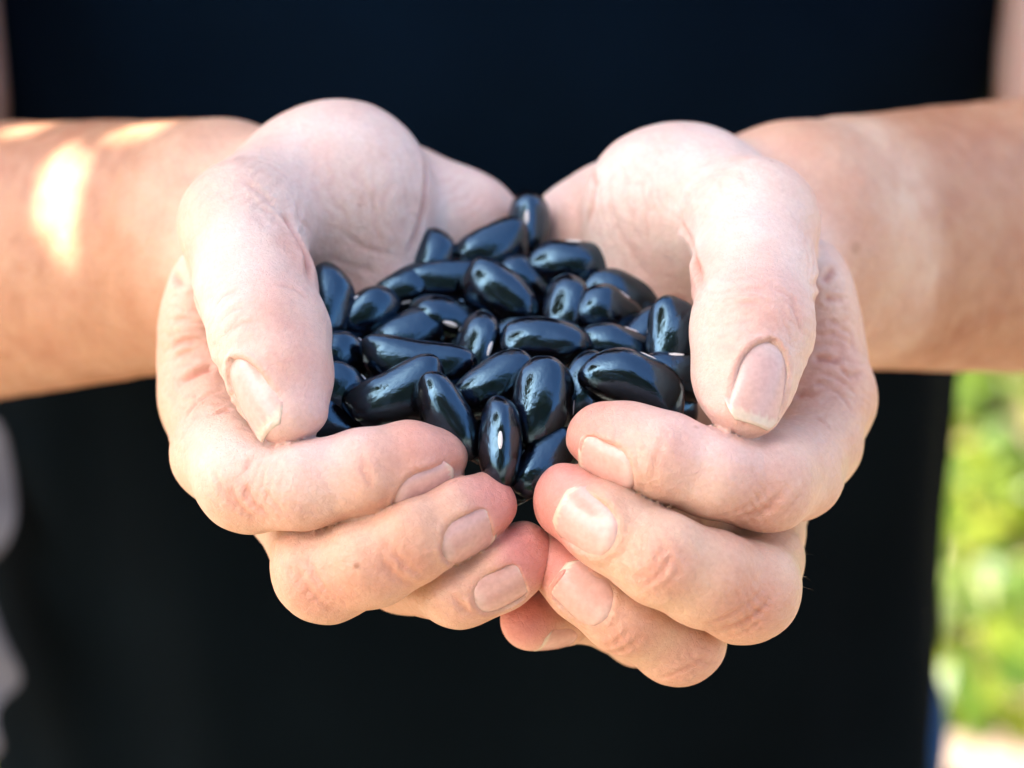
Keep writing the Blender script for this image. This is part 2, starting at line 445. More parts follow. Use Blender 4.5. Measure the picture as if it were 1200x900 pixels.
# ---------------------------------------------------------------- creases: points on the skin, width, depth (mm)
CREASES = [
    # hand A: fold between thumb and ball, web folds, knuckle lines
    ([(-47.2,36.6,20.0), (-45.7,35.1,18.4), (-43.0,30.9,16.2), (-41.1,26.4,13.6), (-39.8,18.2,13.0)], 1.1, 0.9),
    ([(-55.5,40.5,24.9), (-51.2,38.1,23.0), (-47.8,35.7,20.3)], 0.7, 0.30), ([(-57.2,50.7,25.8), (-50.8,50.0,24.6), (-47.0,48.0,22.4)], 0.7, 0.25), ([(-52.1,34.8,22.0), (-48.3,33.9,20.2), (-45.3,29.3,18.0)], 0.6, 0.25),
    ([(-45.1,43.5,19.8), (-43.7,39.2,16.4), (-41.5,45.8,10.0)], 0.6, 0.25), ([(-58.8,10.4,11.1), (-56.7,11.2,13.7), (-53.4,9.9,15.5)], 0.7, 0.35), ([(-57.5,5.8,9.7), (-54.8,6.0,13.0), (-51.4,5.4,14.5)], 0.6, 0.25),
    ([(-47.1,10.3,16.6), (-42.5,11.3,15.3), (-39.8,9.9,13.2)], 0.7, 0.25), ([(-56.1,3.0,8.2), (-52.9,2.9,11.7), (-49.2,2.4,12.7)], 0.6, 0.22),
    ([(-73.4,50.6,-1.3), (-70.8,44.7,-0.7), (-65.4,24.0,7.5), (-62.6,17.0,5.6)], 0.9, 0.6),
    ([(-69.4,26.8,-15.1), (-66.5,26.7,-13.3), (-63.3,27.6,-12.2), (-57.1,2.1,2.8)], 0.9, 0.85), ([(-72.0,35.4,-11.3), (-69.3,34.4,-9.3), (-65.9,33.5,-9.0)], 0.8, 0.5), ([(-70.9,32.6,-12.6), (-67.6,32.1,-10.7), (-60.4,7.8,2.9)], 0.6, 0.3),
    ([(-66.0,10.8,-14.6), (-64.5,15.7,-13.5), (-60.0,20.2,-12.9)], 0.7, 0.35), ([(-60.0,7.7,-11.8), (-57.4,9.9,-11.7), (-52.9,-4.9,-1.7)], 0.6, 0.4), ([(-60.1,17.5,-12.5), (-54.8,-2.6,-1.4), (-52.5,-5.6,-0.6)], 0.5, 0.35),
    ([(-71.8,38.3,-7.6), (-69.0,37.5,-5.5), (-66.8,36.8,-5.5)], 0.6, 0.3), ([(-66.2,5.1,-16.8), (-64.9,7.7,-14.4), (-62.6,9.5,-12.7)], 0.6, 0.25),
    ([(-51.2,-14.6,-11.3), (-50.4,-13.0,-9.6), (-48.7,-11.7,-8.5)], 0.7, 0.3), ([(-54.6,-14.7,-13.9), (-52.7,-16.4,-17.5), (-49.2,-17.2,-20.5)], 0.7, 0.3), ([(-51.9,-15.2,-12.5), (-49.5,-17.8,-16.2), (-45.9,-19.6,-18.6)], 0.7, 0.35), ([(-48.5,-16.6,-11.2), (-46.3,-19.7,-14.0), (-43.0,-21.5,-16.1)], 0.6, 0.25),
    ([(-58.2,-10.8,-11.9), (-55.7,-14.8,-15.3), (-52.5,-16.4,-19.1)], 0.6, 0.25), ([(-28.7,-17.1,-5.1), (-27.8,-19.9,-7.6), (-26.2,-21.5,-11.9)], 0.7, 0.22),
    ([(-24.9,-28.0,-21.8), (-22.4,-28.8,-25.3), (-18.3,-26.9,-29.0)], 0.8, 0.30), ([(-22.9,-27.6,-20.1), (-20.4,-28.7,-23.0), (-16.6,-27.6,-26.5)], 0.7, 0.22), ([(-42.1,-21.3,-27.7), (-39.5,-24.5,-31.4), (-34.4,-25.2,-36.0)], 0.8, 0.3), ([(-39.5,-21.4,-25.6), (-36.7,-25.3,-29.3), (-31.5,-27.2,-32.8)], 0.7, 0.25),
    ([(-45.0,-16.1,-27.3), (-42.6,-22.1,-29.5), (-38.6,-24.9,-34.4)], 0.6, 0.25), ([(-11.5,-25.2,-32.0), (-9.6,-26.0,-34.9), (-6.3,-24.8,-37.7)], 0.7, 0.3),
    ([(-19.1,77.5,15.0), (-18.7,69.0,10.8), (-19.9,62.6,4.2), (-22.6,57.0,-0.9)], 1.1, 0.5), ([(-32.8,58.8,18.6), (-29.2,55.7,10.0), (-28.5,53.7,0.8)], 0.6, 0.15), ([(-36.4,52.2,7.7), (-32.0,52.9,3.3), (-25.4,55.1,0.1)], 0.6, 0.2),
    ([(-40.2,51.0,2.2), (-34.8,51.8,-0.7), (-29.4,52.5,-2.3)], 0.6, 0.2),
    # hand B
    ([(35.5,50.7,10.8), (36.2,47.0,9.5), (36.6,30.5,12.8), (37.6,15.6,12.9)], 1.1, 0.9), ([(33.5,51.9,-8.2), (37.0,52.3,-9.2), (36.7,12.0,11.3)], 0.7, 0.4), ([(32.2,52.5,-3.1), (35.5,52.1,-3.7), (36.4,21.3,10.3)], 0.5, 0.2),
    ([(17.0,76.1,11.5), (18.2,67.3,11.2), (17.5,65.2,6.5), (16.2,67.0,0.4)], 1.0, 0.45), ([(21.2,63.7,13.3), (22.5,58.4,6.7), (26.2,55.0,0.2), (31.4,52.5,-5.8)], 0.7, 0.2), ([(23.9,62.0,15.1), (25.3,56.7,8.5), (29.0,53.7,1.6)], 0.6, 0.16),
    ([(38.8,57.7,19.9), (44.6,56.6,22.8), (49.8,46.0,25.7)], 0.7, 0.22), ([(37.3,54.6,17.6), (43.0,47.5,23.2), (49.1,41.0,24.5)], 0.6, 0.2), ([(36.1,52.2,14.7), (38.0,50.2,18.2), (40.9,46.6,21.5)], 0.6, 0.2),
    ([(59.8,18.8,12.0), (66.4,43.1,0.9), (68.5,46.6,2.0)], 0.9, 0.7), ([(57.4,3.4,4.2), (64.3,30.6,-11.5), (67.5,30.1,-12.0), (69.1,31.6,-11.6)], 0.8, 0.7), ([(52.7,-5.8,0.9), (59.9,23.5,-16.2), (63.3,22.3,-15.7)], 0.8, 0.55),
    ([(59.7,14.0,11.1), (66.7,39.8,-2.2), (70.4,41.2,-3.6)], 0.8, 0.6), ([(59.7,10.3,9.2), (67.3,36.5,-6.2), (72.2,37.5,-10.0)], 0.6, 0.3), ([(59.2,8.2,8.1), (67.3,34.9,-8.1), (72.9,36.0,-12.0)], 0.6, 0.3), ([(55.8,-1.1,1.4), (63.6,25.6,-14.4), (68.2,23.6,-16.1), (70.7,20.5,-19.2)], 0.6, 0.35),
    ([(67.8,29.4,-12.5), (70.6,27.8,-14.6), (74.2,31.3,-15.6)], 0.6, 0.4), ([(64.1,27.7,-13.1), (68.5,26.5,-14.5), (72.3,25.4,-17.9)], 0.5, 0.3), ([(54.5,-3.2,-3.5), (61.8,14.2,-15.4), (65.4,9.8,-17.2)], 0.6, 0.25), ([(62.0,22.3,9.0), (68.1,41.8,-0.8), (71.0,43.4,-2.5)], 0.5, 0.3),
    ([(54.1,7.6,14.8), (55.5,5.5,12.2), (56.5,4.0,8.8)], 0.7, 0.35), ([(50.7,8.4,16.7), (54.1,8.4,15.1), (55.9,7.0,12.9)], 0.6, 0.25), ([(40.4,9.3,14.9), (44.9,8.3,16.7), (50.6,7.2,16.2)], 0.7, 0.2), ([(39.9,6.5,13.2), (44.4,5.5,15.2), (50.6,4.5,14.6)], 0.6, 0.2), ([(52.1,3.4,13.0), (53.9,1.9,10.0), (54.2,-0.0,7.7)], 0.5, 0.2),
    ([(42.2,-18.9,-18.8), (48.0,-17.6,-18.1), (52.2,-15.8,-14.2)], 0.8, 0.4), ([(44.9,-16.9,-21.1), (49.6,-17.4,-17.9), (53.3,-14.9,-13.4)], 0.6, 0.3), ([(38.9,-19.9,-17.6), (43.8,-19.7,-16.2), (48.8,-17.0,-13.3)], 0.6, 0.22), ([(50.4,-16.7,-21.3), (54.4,-15.6,-17.6), (57.3,-11.8,-14.2)], 0.6, 0.25),
    ([(24.6,-32.5,-24.9), (28.0,-33.0,-22.0), (30.1,-31.4,-18.8)], 0.8, 0.45), ([(22.9,-31.6,-24.6), (26.4,-32.5,-21.2), (28.8,-30.4,-17.6)], 0.7, 0.3), ([(27.0,-33.2,-25.8), (30.1,-33.2,-23.1), (31.7,-31.9,-20.4)], 0.6, 0.2),
    ([(18.4,-24.5,-47.4), (21.9,-27.1,-44.0), (25.3,-27.4,-39.9)], 0.7, 0.3), ([(17.2,-24.5,-45.7), (20.5,-27.6,-41.8), (23.7,-27.4,-37.9)], 0.6, 0.25),
    ([(39.2,-28.7,-39.0), (44.7,-28.4,-36.6), (50.5,-25.2,-32.6)], 0.8, 0.4), ([(41.6,-25.4,-42.6), (46.8,-27.5,-37.8), (52.2,-24.4,-33.6)], 0.6, 0.3), ([(36.9,-31.2,-34.7), (42.0,-30.7,-33.1), (48.2,-26.0,-30.4)], 0.6, 0.25),
    ([(28.9,-21.6,-55.0), (34.1,-23.4,-51.8), (39.2,-21.1,-49.1)], 0.8, 0.4), ([(31.6,-22.4,-55.1), (36.2,-22.9,-52.6), (40.3,-20.6,-50.7)], 0.6, 0.3),
    ([(29.2,-15.4,-1.4), (27.4,-19.7,-5.4), (26.6,-20.5,-11.0)], 0.7, 0.2), ([(45.6,-18.1,-10.2), (40.6,-21.0,-14.2), (38.8,-20.5,-16.4)], 0.5, 0.15),

]

WRINKLES = [
    ((-67.7,33.8,-9.1), 12, (0.150,0.673,0.766), 2.6, 0.30), ((-64.2,16.2,-13.4), 9, (0.400,0.587,0.816), 2.4, 0.22), ((-56.4,7.9,12.8), 9, (0.700,-0.350,-0.606), 1.9, 0.13),
    ((-49.1,-17.9,-15.2), 8, (0.900,-0.200,-0.346), 2.0, 0.24), ((-38.7,-24.8,-31.3), 9, (0.800,-0.250,-0.433), 2.1, 0.24), ((-50.7,38.7,23.1), 11, (0.600,-0.400,-0.693), 2.6, 0.20), ((-21.8,-28.7,-23.6), 6, (0.900,-0.200,-0.346), 1.8, 0.18),
    ((-43.6,34.2,16.5), 9, (0.800,-0.300,-0.520), 2.0, 0.18), ((-31.0,55.5,12.1), 16, (1.000,0.100,0.173), 3.2, 0.10), ((-10.5,78.7,3.1), 10, (0.800,-0.300,-0.520), 2.6, 0.10),
    ((68.2,35.4,-8.0), 15, (0.100,0.673,0.766), 2.7, 0.32), ((64.3,20.7,-16.0), 10, (-0.300,0.587,0.816), 2.3, 0.24), ((54.8,5.0,12.5), 9, (-0.600,-0.400,-0.693), 1.9, 0.13), ((59.3,25.8,16.9), 8, (-0.900,0.100,0.173), 1.8, 0.28),
    ((47.9,-17.8,-17.2), 9, (-0.800,-0.300,-0.520), 1.9, 0.26), ((44.6,-28.7,-35.6), 9, (-0.800,-0.300,-0.520), 2.0, 0.28), ((34.6,-23.3,-51.9), 7, (-0.800,-0.300,-0.520), 1.9, 0.26), ((28.0,-33.0,-21.6), 7, (-0.900,-0.225,-0.390), 1.9, 0.20), ((22.3,-27.8,-41.3), 6, (-0.800,-0.300,-0.520), 1.8, 0.20),
    ((44.3,47.0,24.1), 12, (-0.300,-0.500,-0.866), 2.6, 0.16), ((25.6,56.8,9.5), 16, (1.000,0.125,0.217), 3.0, 0.12), ((44.8,6.9,16.1), 9, (0.000,0.500,0.866), 2.2, 0.16), ((11.6,84.2,1.6), 9, (-0.800,-0.300,-0.520), 2.6, 0.10)]
def finish_skin(V, Q, chains):
    N = vnormals(V, Q)
    red = np.zeros(len(V))
    # gentle lumps of tendon, fat and bone
    V = V + N * (vnoise(V, 1 / 9.0, 3) * 0.28 + vnoise(V, 1 / 4.0, 5) * 0.10)[:, None]
    # bands of fine wrinkles: centre, reach, direction they repeat in, spacing, depth
    for c, rad, dr, wl, amp in WRINKLES:
        d = V - np.array(c); q = np.linalg.norm(d, axis=1)
        m = np.where(q < rad * 1.6)[0]
        if not len(m): continue
        dr = np.array(dr, float); dr /= np.linalg.norm(dr)
        ph = d[m] @ dr / wl + vnoise(V[m], 1 / 6.0, 41) * 0.9 + vnoise(V[m], 1 / 2.5, 42) * 0.35
        saw = -np.exp(-((np.mod(ph, 1.0) - 0.5) / 0.16) ** 2)
        k = np.exp(-(q[m] / rad) ** 2) * np.clip(0.75 + 0.9 * vnoise(V[m], 1 / 5.0, 43), 0, 1)
        V[m] += N[m] * (saw * amp * k)[:, None]
        red[m] = np.maximum(red[m], -saw * k * 0.35)
    for pts, wd, dp in CREASES:
        dp = dp * 1.1
        pts = np.array(pts, float)
        lo, hi = pts.min(0) - 4 * wd, pts.max(0) + 4 * wd
        m = np.where(((V > lo) & (V < hi)).all(1))[0]
        if not len(m): continue
        best = np.full(len(m), 1e9); along = np.zeros(len(m))
        ns = len(pts) - 1
        for i in range(ns):
            a, b = pts[i], pts[i + 1]; ab = b - a
            t = np.clip(((V[m] - a) @ ab) / (ab @ ab), 0, 1)
            d = np.linalg.norm(V[m] - (a + t[:, None] * ab), axis=1)
            k = d < best; best[k] = d[k]; along[k] = (i + t[k]) / ns
        fade = np.clip(np.minimum(along, 1 - along) * 5, 0.15, 1)
        g = np.exp(-(best / wd) ** 2)
        lip = np.exp(-((best - 2.0 * wd) / wd) ** 2)
        V[m] += N[m] * ((-dp * g + 0.3 * dp * lip) * fade)[:, None]
        red[m] = np.maximum(red[m], g * fade * min(dp / 0.8, 1))
    allchains = [HAND_A['thumb']] + HAND_A['fingers'] + [HAND_B['thumb']] + HAND_B['fingers']
    for nl in NAILS:
        if not any(nl[0] is q for q in chains): continue
        c, a, b, n, r = nail_frame(nl); L, W = nl[3], nl[4]
        d = V - c
        m = np.where((np.linalg.norm(d, axis=1) < L * 1.1) & (N @ n > 0.0))[0]
        own = chain_dist(V[m], nl[0]); oth = np.min([chain_dist(V[m], q) for q in allchains if q is not nl[0]], axis=0)
        m = m[own < oth - 0.2]
        d = V[m] - c
        t = (d @ a) / L + 0.5; s = d @ b; h = d @ n
        fit = nail_height(t, s, L, r)
        out = nail_out(t, s, L, W)
        inside = np.clip((-0.30 - out) / 0.6, 0, 1) * np.clip((0.93 - t) / 0.05, 0, 1)
        V[m] += n * ((fit - 0.45 - h) * inside)[:, None]
        tipf = np.clip((0.80 - t) / 0.2, 0, 1)
        ring = np.exp(-((out - 0.75) / 0.65) ** 2) * tipf * (1 - inside)
        V[m] += n * (ring * 0.28)[:, None] + N[m] * (ring * 0.1)[:, None]
        gro = np.exp(-((out - 0.1) / 0.5) ** 2) * np.clip((0.92 - t) / 0.1, 0, 1)
        red[m] = np.maximum(red[m], gro * 0.22)
    return V, red

VA, redA = finish_skin(VA, QA, [HAND_A['thumb']] + HAND_A['fingers'])
VB, redB = finish_skin(VB, QB, [HAND_B['thumb']] + HAND_B['fingers'])

# skin colour: palms pale pink, pads pink, fingers peach, forearms tanned
PALM = np.array([0.69, 0.505, 0.435]); PEACH = np.array([0.62, 0.365, 0.250]); PAD = np.array([0.66, 0.265, 0.215])
TAN = np.array([0.365, 0.180, 0.102]); PALE = np.array([0.60, 0.40, 0.29]); CREASE = np.array([0.46, 0.15, 0.10]); KNUCKLE = np.array([0.59, 0.265, 0.195]); MOLE = np.array([0.22, 0.09, 0.045])
BLOBS = [
    ((-31.2,59.1,12.4), 36, PALM, 0.95), ((-11.4,72.2,1.0), 30, PALM, 0.95), ((-29.9,57.9,-9.7), 40, PALM, 0.95), ((-50.0,18.0,15.1), 24, PALM, 0.8),
    ((31.2,59.1,12.4), 36, PALM, 0.95), ((17.2,74.9,-0.3), 30, PALM, 0.95), ((29.9,57.9,-9.7), 40, PALM, 0.95), ((47.5,18.0,15.1), 24, PALM, 0.8),
    ((-39.0,-10.2,-1.7), 13, PAD, 0.75), ((39.3,-10.2,-1.7), 13, PAD, 0.65),
    ((-13.2,-9.7,-4.8), 12, PAD, 0.55), ((-0.8,-15.5,-14.8), 9, PAD, 0.8), ((5.3,-18.3,-25.7), 9, PAD, 0.95),
    ((13.2,-8.9,-3.4), 11, PAD, 0.6), ((6.6,-14.2,-12.7), 9, PAD, 0.8), ((7.5,-15.8,-27.4), 9, PAD, 0.9), ((0.9,-13.7,-45.7), 9, PAD, 1.0),
    ((-50.0,-2.5,-4.3), 22, PALM, 0.5), ((51.7,-5.0,-8.7), 22, PALM, 0.4), ((-40.9,-13.5,-7.3), 16, PALM, 0.5), ((36.0,-11.8,-4.5), 16, PALM, 0.5),
    ((-49.1,-17.6,-13.5), 8, KNUCKLE, 0.45), ((-37.0,-25.5,-31.8), 9, KNUCKLE, 0.5), ((-21.4,-28.7,-24.2), 7, KNUCKLE, 0.35), ((-26.7,-20.5,-8.7), 7, KNUCKLE, 0.25), ((-9.1,-25.9,-34.9), 6, KNUCKLE, 0.35),
    ((47.9,-17.9,-16.2), 9, KNUCKLE, 0.5), ((44.6,-28.9,-34.8), 9, KNUCKLE, 0.5), ((27.5,-32.8,-21.4), 7, KNUCKLE, 0.5), ((21.8,-27.8,-40.8), 7, KNUCKLE, 0.45), ((34.6,-23.3,-51.2), 7, KNUCKLE, 0.45), ((28.7,-19.8,-5.3), 7, KNUCKLE, 0.3),
    ((-41.7,26.5,14.6), 8, KNUCKLE, 0.5), ((36.5,23.0,10.6), 8, KNUCKLE, 0.5), ((-65.8,27.4,-12.8), 9, KNUCKLE, 0.3), ((64.6,29.6,-12.0), 10, KNUCKLE, 0.3), ((46.0,-1.3,11.2), 9, KNUCKLE, 0.3), ((-46.0,-1.8,10.5), 9, KNUCKLE, 0.25), ((-42.5,8.0,14.6), 9, KNUCKLE, 0.25), ((50.6,6.9,16.1), 9, KNUCKLE, 0.3),
    ((-29.4,52.9,-0.8), 10, KNUCKLE, 0.25), ((29.6,52.3,-7.8), 10, KNUCKLE, 0.3), ((-4.8,76.1,-1.9), 8, KNUCKLE, 0.3), ((13.4,76.8,-0.2), 8, KNUCKLE, 0.3),
    ((-29.5,-28.2,-23.4), 0.75, MOLE, 0.6), ((77.5,75.2,-7.9), 1.5, MOLE, 0.4), ((91.0,95.8,-2.8), 1.5, MOLE, 0.25), ((-95.0,91.7,-9.5), 1.6, MOLE, 0.25), ((105.1,95.2,-27.0), 1.8, MOLE, 0.25),

]
def skin_colour(V, red, fine=True):
    C = np.tile(PEACH, (len(V), 1))
    for c, r, col, st in BLOBS:
        d = np.linalg.norm(V - np.array(c), axis=1) / r
        w = st * np.exp(-d ** 4)
        C = C + (col - C) * w[:, None]
    # forearm: tanned beyond the wrist, with the paler band a watch left on one wrist
    for (wr, el, pale) in ((np.array((-67.9,96.2,-17.3)), np.array(ELBOW_A), 0.0), (np.array((66.2,96.2,-17.3)), np.array(ELBOW_B), 1.0)):
        ax = (el - wr) / np.linalg.norm(el - wr)
        t = (V - wr) @ ax
        same = (np.sign(V[:, 0]) == np.sign(wr[0]))
        t = t + vnoise(V, 1 / 14.0, 11) * 5.0 + vnoise(V, 1 / 5.0, 12) * 2.0
        w = np.clip((t + 14) / 22, 0, 1) * same
        C = C + (TAN * 1.08 - C) * w[:, None]
        if pale:
            b = np.exp(-np.abs((t - 12) / 14.0) ** 3) * same * (0.8 + 0.3 * vnoise(V, 1 / 9.0, 13))
            C = C + (PALE - C) * np.clip(0.9 * b, 0, 1)[:, None]
    # blotches of tan and freckle on the arms, pale upper arms above
    arm = np.clip((np.abs(V[:, 0]) - 60) / 30, 0, 1) * np.clip((V[:, 1] - 75) / 25, 0, 1)
    bl = np.clip(vnoise(V, 1 / 3.2, 24) * 0.9 + vnoise(V, 1 / 8.0, 25) * 0.8 - 0.1, -0.6, 1) * arm
    C = C * (1 - np.outer(bl, np.array([0.10, 0.17, 0.20])))
    up = np.clip((V[:, 1] - 270) / 40, 0, 1) * np.clip((V[:, 2] + 110) / 40, 0, 1)
    C = C + (np.array([0.56, 0.40, 0.38]) - C) * up[:, None]
    mott = vnoise(V, 1 / 6.0, 21) * 0.5 + vnoise(V, 1 / 2.2, 22) * 0.3 + vnoise(V, 1 / 16.0, 23) * 0.5
    C = C * (1 + np.outer(mott, np.array([0.045, 0.135, 0.155])))
    C = C + (CREASE - C) * (red * 0.7)[:, None]
    return np.clip(C, 0, 1)

ALLV = np.concatenate([VA, VB, VC]); ALLQ = np.concatenate([QA, QB + len(VA), QC + len(VA) + len(VB)])
ALLC = np.concatenate([skin_colour(VA, redA), skin_colour(VB, redB), skin_colour(VC, np.zeros(len(VC)))])

PERSON_AT = Vector((-0.01, 0.40, 0.0))
person = bpy.data.objects.new('person', None)
person.location = PERSON_AT
link(person, None, 'person in dark clothes and apron holding out two cupped hands full of black beans', 'person')
def pl(V):     # mm -> metres local to the person
    return np.asarray(V) * MM + np.array(FOCUS) - np.array(PERSON_AT)

def skin_material():
    s = NT('skin')
    at = s.n('ShaderNodeAttribute', attribute_name='Col')
    tc = s.n('ShaderNodeTexCoord')
    mp = s.n('ShaderNodeMapping'); mp.inputs['Scale'].default_value = (1000, 1000, 1000); s.l(tc.outputs['Object'], mp.inputs[0])
    n1 = s.n('ShaderNodeTexNoise', i_Scale=0.9, i_Detail=5.0, i_Roughness=0.62); s.l(mp.outputs[0], n1.inputs['Vector'])
    f = s.ramp(n1.outputs[0], [(0.3, (0.93, 0.90, 0.89)), (0.7, (1.04, 1.05, 1.05))])
    c = s.mix(1.0, at.outputs['Color'], f, 'MULTIPLY')
    # freckles
    v = s.n('ShaderNodeTexVoronoi', i_Scale=0.11, i_Randomness=1.0); s.l(mp.outputs[0], v.inputs['Vector'])
    fr = s.ramp(v.outputs['Distance'], [(0.035, (1, 1, 1)), (0.085, (0, 0, 0))])
    frm = s.n('ShaderNodeTexNoise', i_Scale=0.03); s.l(mp.outputs[0], frm.inputs['Vector'])
    frk = s.math('MULTIPLY', fr, s.ramp(frm.outputs[0], [(0.5, (0, 0, 0)), (0.62, (0.45, 0.45, 0.45))]))
    c = s.mix(frk, c, (0.33, 0.14, 0.08))
    s.l(c, s.b.inputs['Base Color'])
    s.set(Roughness=0.48, IOR=1.42)
    s.b.inputs['Specular IOR Level'].default_value = 0.45
    s.b.inputs['Subsurface Weight'].default_value = 0.28
    s.b.inputs['Subsurface Radius'].default_value = (1.0, 0.32, 0.16)
    s.b.inputs['Subsurface Scale'].default_value = 0.0015
    # relief: crazed micro cells, pores and soft lines
    vo = s.n('ShaderNodeTexVoronoi', feature='DISTANCE_TO_EDGE', i_Scale=0.8)
    wp = s.n('ShaderNodeTexNoise', i_Scale=0.5, i_Detail=2.0); s.l(mp.outputs[0], wp.inputs['Vector'])
    mx = s.n('ShaderNodeMix', data_type='VECTOR'); mx.inputs[0].default_value = 0.35
    s.l(mp.outputs[0], mx.inputs[4]); s.l(wp.outputs['Color'], mx.inputs[5])
    va = s.n('ShaderNodeVectorMath', operation='ADD'); s.l(mp.outputs[0], va.inputs[0]); s.l(wp.outputs['Color'], va.inputs[1])
    s.l(va.outputs[0], vo.inputs['Vector'])
    ve = s.ramp(vo.outputs['Distance'], [(0.0, (0, 0, 0)), (0.12, (1, 1, 1))])
    n2 = s.n('ShaderNodeTexNoise', i_Scale=2.6, i_Detail=3.0); s.l(mp.outputs[0], n2.inputs['Vector'])
    n3 = s.n('ShaderNodeTexNoise', i_Scale=0.35, i_Detail=4.0); s.l(mp.outputs[0], n3.inputs['Vector'])
    hgt = s.math('ADD', s.math('MULTIPLY', ve, 0.16), s.math('ADD', s.math('MULTIPLY', n2.outputs[0], 0.22), s.math('MULTIPLY', n3.outputs[0], 1.6)))
    bp = s.n('ShaderNodeBump', i_Strength=0.8, i_Distance=0.00035); s.l(hgt, bp.inputs['Height'])
    s.l(bp.outputs[0], s.b.inputs['Normal'])
    rr = s.ramp(n3.outputs[0], [(0.3, (0.34,) * 3), (0.7, (0.52,) * 3)]); s.l(rr, s.b.inputs['Roughness'])
    return s.m
SKIN = skin_material()

me = mesh_np('body', pl(ALLV), ALLQ)
col_attr(me, ALLC)
me.materials.append(SKIN)
body = link(bpy.data.objects.new('body', me), person)

# nails
def nail_material():
    s = NT('nail')
    at = s.n('ShaderNodeAttribute', attribute_name='Col')
    tc = s.n('ShaderNodeTexCoord')
    n1 = s.n('ShaderNodeTexNoise', i_Scale=900.0, i_Detail=3.0); s.l(tc.outputs['Object'], n1.inputs['Vector'])
    c = s.mix(1.0, at.outputs['Color'], s.ramp(n1.outputs[0], [(0.3, (0.92, 0.91, 0.90)), (0.7, (1.05, 1.05, 1.05))]), 'MULTIPLY')
    s.l(c, s.b.inputs['Base Color'])
    s.set(Roughness=0.20)
    s.b.inputs['Specular IOR Level'].default_value = 0.5
    s.b.inputs['Subsurface Weight'].default_value = 0.35
    s.b.inputs['Subsurface Radius'].default_value = (1.0, 0.5, 0.4)
    s.b.inputs['Subsurface Scale'].default_value = 0.0012
    bp = s.n('ShaderNodeBump', i_Strength=0.15, i_Distance=0.0002); s.l(n1.outputs[0], bp.inputs['Height']); s.l(bp.outputs[0], s.b.inputs['Normal'])
    return s.m
NAILM = nail_material()
def make_nail(nl):
    c, a, b, n, r = nail_frame(nl); L, W, thumb = nl[3], nl[4], nl[5]
    ns, nt = 19, 25
    top, C = [], []
    for j in range(nt):
        t = j / (nt - 1)
        hw = float(nail_half_width(np.array(max(t, 0.004)), W)) + 0.3
        for i in range(ns):
            e = i / (ns - 1) * 2 - 1
            s = e * hw; edge = abs(e)
            h = float(nail_height(t, s, L, r))
            sink = 0.55 * edge ** 5 * min(max((0.9 - t) / 0.15, 0), 1) + 0.7 * (1 - min(t / 0.12, 1)) ** 2
            h += 0.12 - sink
            top.append(c + a * ((t - 0.5) * L) + b * s + n * h)
            pink = np.array([0.64, 0.36, 0.295]); wht = np.array([0.66, 0.52, 0.38]); lun = np.array([0.68, 0.45, 0.385])
            if thumb: pink = np.array([0.60, 0.375, 0.325]); lun = np.array([0.62, 0.44, 0.39]); wht = np.array([0.64, 0.53, 0.42])
            k = min(max((t - (0.88 if thumb else 0.92) - 0.02 * math.sin(7 * s) + 0.05 * edge ** 2) / 0.03, 0), 1)
            q = pink + (lun - pink) * max(0, 1 - (t / 0.25) ** 2 - edge ** 2 * 0.6)
            C.append(q + (wht - q) * k * 0.9)
    top = np.array(top); bot = top - n * 0.45
    V = np.concatenate([top, bot]); o = ns * nt
    F = []
    for j in range(nt - 1):
        for i in range(ns - 1):
            p = j * ns + i
            F.append((p, p + 1, p + ns + 1, p + ns)); F.append((o + p, o + p + ns, o + p + ns + 1, o + p + 1))
    rim = [i for i in range(ns)] + [j * ns + ns - 1 for j in range(1, nt)] + [(nt - 1) * ns + i for i in range(ns - 2, -1, -1)] + [j * ns for j in range(nt - 2, 0, -1)]
    for q in range(len(rim)):
        p, r = rim[q], rim[(q + 1) % len(rim)]
        F.append((r, p, o + p, o + r))
    me = mesh_np('fingernail', pl(V), F)
    col_attr(me, np.concatenate([C, C]))
    me.materials.append(NAILM)
    ob = link(bpy.data.objects.new('thumbnail' if thumb else 'fingernail', me), body)
for nl in NAILS: make_nail(nl)

